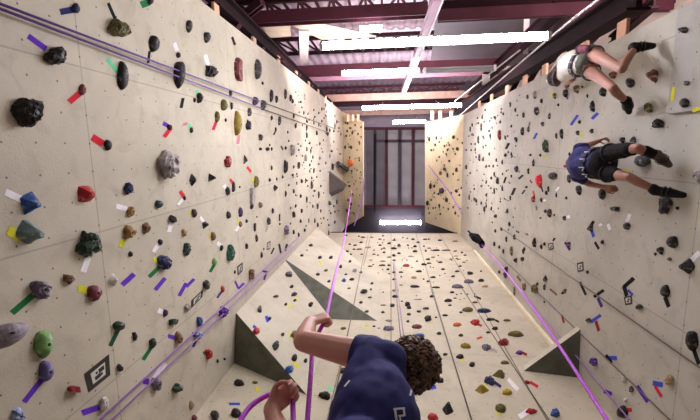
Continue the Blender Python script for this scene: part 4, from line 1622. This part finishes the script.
# lettering on the back of the shirt: white strokes laid on the cloth
dgm = shirt.data; bvh = BVHTree.FromPolygons([v.co + Vector(root.location) for v in dgm.vertices], [tuple(p.vertices) for p in dgm.polygons])
def decal(name, strokes, m):
    bm = bmesh.new()
    for x0, y0, x1, y1, w in strokes:
        L = math.hypot(x1 - x0, y1 - y0); ox, oy = -(y1 - y0) / L * w / 2, (x1 - x0) / L * w / 2; K = max(2, int(L / .8)); rows = []
        for k in range(K + 1):
            row = []
            for sg in (-1, -.33, .33, 1):
                d = ray(x0 + (x1 - x0) * k / K + ox * sg, y0 + (y1 - y0) * k / K + oy * sg).normalized()
                hit = bvh.ray_cast(CAM, d)
                row.append(bm.verts.new(hit[0] + hit[1] * .0025) if hit[0] is not None else None)
            rows.append(row)
        for a, b in zip(rows, rows[1:]):
            for j in range(3):
                if None not in (a[j], a[j + 1], b[j], b[j + 1]) and (a[j].co - b[j + 1].co).length < .03: bm.faces.new((a[j], a[j + 1], b[j + 1], b[j]))
    bmesh.ops.delete(bm, geom=[v for v in bm.verts if not v.link_faces], context='VERTS')
    from_bm(name, bm, m, shirt)
M_print = mat('white_print', (226, 224, 232), .7, .05, 9)
decal('back_print', [(393, 409.4, 404.4, 408.4, 2.0), (394.6, 409, 396.2, 421, 2.4), (403, 409, 404, 416, 2.0), (398, 416, 404, 415.5, 2.0), (399.4, 415, 399.8, 421, 1.6)], M_print)
decal('side_print', [(409.5, 396, 412.5, 383, 2.0), (345, 387, 350, 381, 1.6)], M_print)
# trousers, shoes
M_jean = mat('dark_denim', (52, 56, 74), .85, .2, 14, bump=.2)
tc = [E(hip + V(0, 0, -.02), V(.125, 0, 0), V(0, .175, 0), V(0, 0, .13))]
for h0, k0, a0 in ((hl, kn_l, an_l), (hr, kn_r, an_r)): limb(tc, (h0, .10), (k0, .075), (a0 + V(0, 0, .02), .062))
blob('trousers', tc, .014, M_jean, root, smooth=4)
for a0 in (an_l, an_r):
    blob('shoe', [(a0 + V(.04, 0, -.052), .044, a0 + V(-.16, 0, -.06), .038), (a0 + V(.01, 0, -.02), .046, a0 + V(.02, 0, -.05), .045)], .009, M_black, root, smooth=3)
# curly hair: a cap of many small springs
M_hair = mat('curly_hair', (160, 122, 94), .5, .45, 30, rgb2=(52, 36, 28))
cap_ = [E(H + hu * .030 - hf * .018, hr_ * .086, hf * .088, hu * .094), E(H - hf * .05 - hu * .02, hr_ * .074, hf * .05, hu * .075)]
hair = blob('hair', cap_, .009, M_hair, root, smooth=2, noise=.016, nscale=26)
bm = bmesh.new(); rnd = random.Random(5); cH = H + hu * .022 - hf * .022
k = 0
while k < 420:
    d = V(rnd.gauss(0, 1), rnd.gauss(0, 1), rnd.gauss(0, 1)).normalized()
    if d.dot(hf) > .50 and d.dot(hu) < .55: continue
    if d.dot(hu) < -.55: continue
    k += 1
    ax = (d * .8 + V(rnd.gauss(0, .5), rnd.gauss(0, .5), rnd.gauss(0, .5))).normalized(); s1 = ax.orthogonal().normalized(); s2 = ax.cross(s1)
    base = cH + hr_ * d.dot(hr_) * .090 + hf * d.dot(hf) * .092 + hu * d.dot(hu) * .098
    rr = rnd.uniform(.007, .014); Lc = rnd.uniform(.008, .024); n_ = 11; ph = rnd.uniform(0, 6.3); tw = rnd.uniform(1.2, 1.9)
    pts = [base + ax * (Lc * i / n_) + (s1 * math.cos(ph + tw * 6.28 * i / n_) + s2 * math.sin(ph + tw * 6.28 * i / n_)) * rr * (1 - .35 * i / n_) for i in range(n_ + 1)]
    add_tube(bm, pts, [.0030 + .0022 * math.sin(math.pi * (i + .6) / (n_ + 1.2)) for i in range(n_ + 1)], 5)
from_bm('curls', bm, M_hair, hair, smooth=True)
# the rope he holds
top = W(343.5, 243, 8.5); top2 = W(352, 190, 13.0)
rope('bright purple rope running from the belayer hand up the front wall', [W(306, 440, 1.02), W(311, 372, 1.32), W(313.5, 345, 1.47), G + V(.0, .012, -.03), G + V(0, .012, .03), W(333, 285, 2.2), W(338.5, 262, 3.6), W(344.5, 238, 7.2), top2], .0085, M_rope, 8)
rope('bright purple rope looped over the belayer lower hand', [W(222, 450, .95), W(238, 424, 1.06), W(250, 407, 1.14), W(263, 397.5, 1.19), W(276, 393, 1.215), W(288, 391, 1.215), W(292.5, 396, 1.19), W(293, 410, 1.13), W(294, 440, 1.0)], .0088, M_rope, 8)

# ---- climbers on the right wall
def climber(label, J, cloth, seedv):
    """J: joints as (px, py, x) taken on vertical planes in front of the right wall"""
    P = {k: PX(*v) for k, v in J.items()}
    root = empty('person', P['hip'], label, 'person')
    hipc, shc = P['hip'], P['chest']; upv = (shc - hipc).normalized(); wn = V(1, 0, 0)
    side = wn.cross(upv).normalized()          # across the body
    s_a, s_b = P['sh_a'], P['sh_b']; ax = (s_b - s_a).normalized()
    h_a, h_b = hipc - ax * .09, hipc + ax * .09
    H = P['head']; f = V(.75, .1, .65); u = V(-.45, 0, .9)
    hc, f, u, r = head_caps(H, f, u)
    caps = list(hc)
    back = ax.cross(upv).normalized()
    nk = (s_a + s_b) / 2 + upv * .06
    limb(caps, (nk, .055), (H - u * .04, .05))
    caps += [E(shc - upv * .06, ax * .16, back * .11, upv * .19), E(hipc + upv * .03, ax * .145, back * .11, upv * .15), (shc - upv * .08, .115, hipc, .115)]
    for sh, el, ha in (('sh_a', 'el_a', 'ha_a'), ('sh_b', 'el_b', 'ha_b')):
        limb(caps, (P[sh], .052), (P[el], .035), (P[ha], .025))
        dd = (P[ha] - P[el]).normalized()
        caps += hand_caps(P[ha], dd, wn * .9 - dd * .1, V(0, 0, 1) if abs(dd.z) < .8 else V(0, 1, 0), curl=(35, 45, 35))
    for h0, kn, an in ((h_a, 'kn_a', 'an_a'), (h_b, 'kn_b', 'an_b')):
        limb(caps, (h0, .074), (h0.lerp(P[kn], .5), .054), (P[kn], .040)); mid = P[kn].lerp(P[an], .33)
        limb(caps, (P[kn], .040), (mid + V(-.012, 0, 0), .041), (P[an], .028))
    for an, to in (('an_a', 'to_a'), ('an_b', 'to_b')): caps.append((P[an], .030, P[an].lerp(P[to], .85), .020))
    body = blob('body', caps, .0085, M_skin2, root, smooth=4)
    eyes(H, f, u, r, body)
    # shirt
    sc = [E(shc - upv * .06, ax * .178, back * .128, upv * .20), (shc - upv * .06, .13, hipc + upv * .06, .128), (s_a, .072, nk - upv * .03, .07), (s_b, .072, nk - upv * .03, .07)]
    for sh, el in (('sh_a', 'el_a'), ('sh_b', 'el_b')): limb(sc, (P[sh], .07), (P[sh].lerp(P[el], cloth.get('sleeve', .45)), .056))
    blob('t_shirt', sc, .011, cloth['shirt'], root, smooth=3, noise=.008, nscale=12)
    tr = [E(hipc + upv * .01, ax * .158, back * .125, upv * .13)]
    for h0, kn in ((h_a, 'kn_a'), (h_b, 'kn_b')): limb(tr, (h0, .084), (h0.lerp(P[kn], cloth.get(kn, .55)), .064))
    blob('shorts', tr, .011, cloth['shorts'], root, smooth=3, noise=.008, nscale=14)
    # harness: waist belt and leg loops, gear loops
    bm = bmesh.new()
    def belt(c, d, r1, r2, x1, x2, th):
        pts = [c + x1 * r1 * math.cos(a) + x2 * r2 * math.sin(a) for a in [2 * math.pi * i / 28 for i in range(29)]]
        add_tube(bm, pts, th, 7)
    for o_ in (-.018, .0, .018): belt(hipc + upv * (.12 + o_), upv, .150, .134, ax, back, .013)
    hz = from_bm('harness', bm, cloth['harness'], root, smooth=True)
    for h0, kn in ((h_a, 'kn_a'), (h_b, 'kn_b')):
        d = (P[kn] - h0).normalized(); x1 = d.orthogonal().normalized(); x2 = d.cross(x1); bm = bmesh.new()
        belt(h0 + d * .10, d, .083, .083, x1, x2, .008); from_bm('leg_loop', bm, cloth['harness'], hz, smooth=True)
    bm = bmesh.new()
    for q in (-.6, -.2, .2, .6):
        a = q * 1.3 - math.pi / 2 * 1
        for dd in range(5):
            pass
        base = hipc + upv * .13 + ax * .150 * math.sin(q * 1.4) - wn * .0 + back * (-.14 if back.x > 0 else .14) * math.cos(q * 1.4)
        add_tube(bm, [base + upv * .015, base - V(.02, 0, 0), base - upv * .05, base - upv * .03 + ax * .03], .006, 6)
    from_bm('gear_loop', bm, M_steel_w, hz, smooth=True)
    # shoes
    for k_ in ('a', 'b'):
        an, to = P['an_' + k_], P['to_' + k_]; d = (to - an).normalized(); he = an - V(0, 0, .0) - d * .02
        sh = cloth.get('shoe_' + k_, M_black)
        o = blob('climbing_shoe', [(he, .043, an.lerp(to, .55), .040), (an.lerp(to, .55), .040, to, .028), (an + (P['kn_' + k_] - an).normalized() * .04, .044, he, .046)], .009, sh, root, smooth=3)
        bm = bmesh.new(); x1 = d.orthogonal().normalized(); x2 = d.cross(x1)
        for q in (.25, .45):
            c = an.lerp(to, q); add_tube(bm, [c + (x1 * math.cos(a) + x2 * math.sin(a)) * .046 for a in [2 * math.pi * i / 16 for i in range(17)]], .004, 5)
        from_bm('strap', bm, mat('shoe_strap', (46, 42, 42), .6, .1, 9), o)
    return root, P, (H, f, u, r), hipc, upv, back, ax, (h_a, h_b)
navy_c = mat('navy_cotton', (34, 34, 92), .85, .2, 6, bump=.2); black_c = mat('black_cotton', (26, 23, 24), .9, .2, 9, spec=.15); harn = mat('harness_web', (36, 40, 66), .7, .25, 14)
root, P, (H, f, u, r), hipc, upv, back, ax, hh = climber('lower climber in a navy t-shirt and black shorts, legs bent on the right wall',
    dict(head=(578, 164, 2.20), chest=(579, 163, 2.02), sh_a=(580, 149, 2.05), sh_b=(577, 176, 2.05), hip=(603, 163, 2.05), el_a=(589, 145, 2.16), ha_a=(597.5, 141.5, 2.25), el_b=(589, 184, 2.18), ha_b=(604, 187, 2.25),
         kn_a=(638, 148, 2.06), an_a=(658, 156, 2.24), to_a=(669, 165, 2.345), kn_b=(629, 177, 2.08), an_b=(658, 191, 2.25), to_b=(683, 195, 2.35)),
    dict(shirt=navy_c, shorts=black_c, harness=harn, kn_a=.80, kn_b=.55, shoe_a=mat('brown_shoe', (84, 62, 54), .6, .2, 12)), 1)
blob('legging', [(P['kn_a'].lerp(P['an_a'], .35), .048, P['an_a'], .038)], .010, black_c, root, smooth=2)
blob('hair', [E(H + u * .035 - f * .02, r * .084, f * .095, u * .088)], .010, mat('dark_hair', (52, 36, 28), .7, .3, 30), root, smooth=2, noise=.01, nscale=40)
root, P, (H, f, u, r), hipc, upv, back, ax, hh = climber('upper climber in a white t-shirt and grey shorts with one leg stretched up',
    dict(head=(557, 78, 2.10), chest=(568, 66, 2.00), sh_a=(566, 58, 2.02), sh_b=(564, 76, 2.06), hip=(589, 61, 2.03), el_a=(557, 63, 2.14), ha_a=(552, 70, 2.25), el_b=(573, 79, 2.14), ha_b=(566, 84, 2.25),
         kn_a=(622, 69, 2.02), an_a=(636, 47, 2.22), to_a=(653, 46, 2.345), kn_b=(613, 88, 2.03), an_b=(627, 102, 2.24), to_b=(629, 112, 2.345)),
    dict(shirt=mat('white_cotton', (222, 214, 208), .85, .1, 6, bump=.2), shorts=mat('grey_green_cotton', (78, 78, 66), .85, .2, 9), harness=mat('grey_harness', (74, 74, 86), .7, .3, 20), kn_a=.16, kn_b=.14), 2)
hel = blob('helmet', [E(H + u * .03, r * .10, f * .11, u * .092)], .010, mat('dark_helmet', (44, 36, 40), .4, .2, 8), root, smooth=2)
bm = bmesh.new(); add_tube(bm, [H + u * .0 + r * .101 * math.cos(a) + f * .111 * math.sin(a) for a in [2 * math.pi * i / 24 for i in range(25)]], .008, 6)
from_bm('rim', bm, mat('helmet_rim', (120, 110, 112), .4, .1, 8), hel, smooth=True)
cb = PX(582, 49, 1.93)
bag = blob('chalk_bag', [(cb, .045, cb + V(.02, .02, -.08), .04)], .010, mat('maroon_nylon', (104, 44, 62), .8, .3, 14), None, smooth=2)
bag.parent = root; bag.location = -Vector(root.location) + Vector(bag.location)
bm = bmesh.new(); add_tube(bm, [cb + V(.042 * math.cos(a), .042 * math.sin(a), .036) for a in [2 * math.pi * i / 20 for i in range(21)]], .009, 6)
from_bm('drawstring_rim', bm, mat('bag_rim', (150, 120, 126), .8, .1, 9), bag, smooth=True)

# ---------------------------------------------------------------- light
w = bpy.data.worlds.new('world'); S.world = w; w.use_nodes = True
bg = w.node_tree.nodes['Background']; bg.inputs[0].default_value = (1.0, .88, .76, 1); bg.inputs[1].default_value = .05
def area(name, loc, aim, sx, sy, power, col):
    ld = bpy.data.lights.new(name, 'AREA'); ld.shape = 'RECTANGLE'; ld.size = sx; ld.size_y = sy; ld.energy = power; ld.color = col
    o = bpy.data.objects.new(name, ld); COL.objects.link(o); o.location = loc
    o.rotation_euler = (Vector(aim) - Vector(loc)).to_track_quat('-Z', 'Y').to_euler(); return o
# hall, shaft and roof lamps; floor, truss and side lights are added fill
area('hall_lamp_light', (.6, -3.0, 4.6), (.0, 2.4, 5.5), 2.4, .5, 46, (1, .90, .80))
area('strip_lamp_light', (.5, -1.0, 5.6), (-1.8, .6, 6.0), 2.2, .15, 80, (.94, .96, 1))
area('high_lamp_light', (.2, -1.0, 10.2), (.2, 2.5, 11), 2.4, .2, 120, (.98, .97, 1))
area('roof_lamp_light', (.2, 1.0, 21.5), (.2, 1.0, 5), 2.4, 2.0, 420, (.98, .97, 1))
area('low_fill', (.3, -1.6, .9), (.2, 1.2, 3.0), 1.5, .5, 5, (1, .93, .88))  # added low fill behind the camera, no lamp stands there
area('back_wall_fill', (.2, -1.4, 8.5), (.2, -3.7, 11), 3.0, .3, 260, (1, .93, .97))  # added fill that brightens the back wall, not a fixture
area('far_back_wall_fill', (.2, -1.3, 13.5), (.2, -3.7, 17), 3.0, .3, 380, (1, .90, .95))  # second added fill, for the upper part of the back wall
area('side_wall_fill', (3.4, -1.6, 5.0), (4.8, -1.8, 8.0), .6, .6, 120, (1, .93, .90))  # added to brighten the outer right wall
S.view_settings.view_transform = 'Standard'; S.view_settings.look = 'None'; S.view_settings.exposure = 0; S.view_settings.gamma = 1
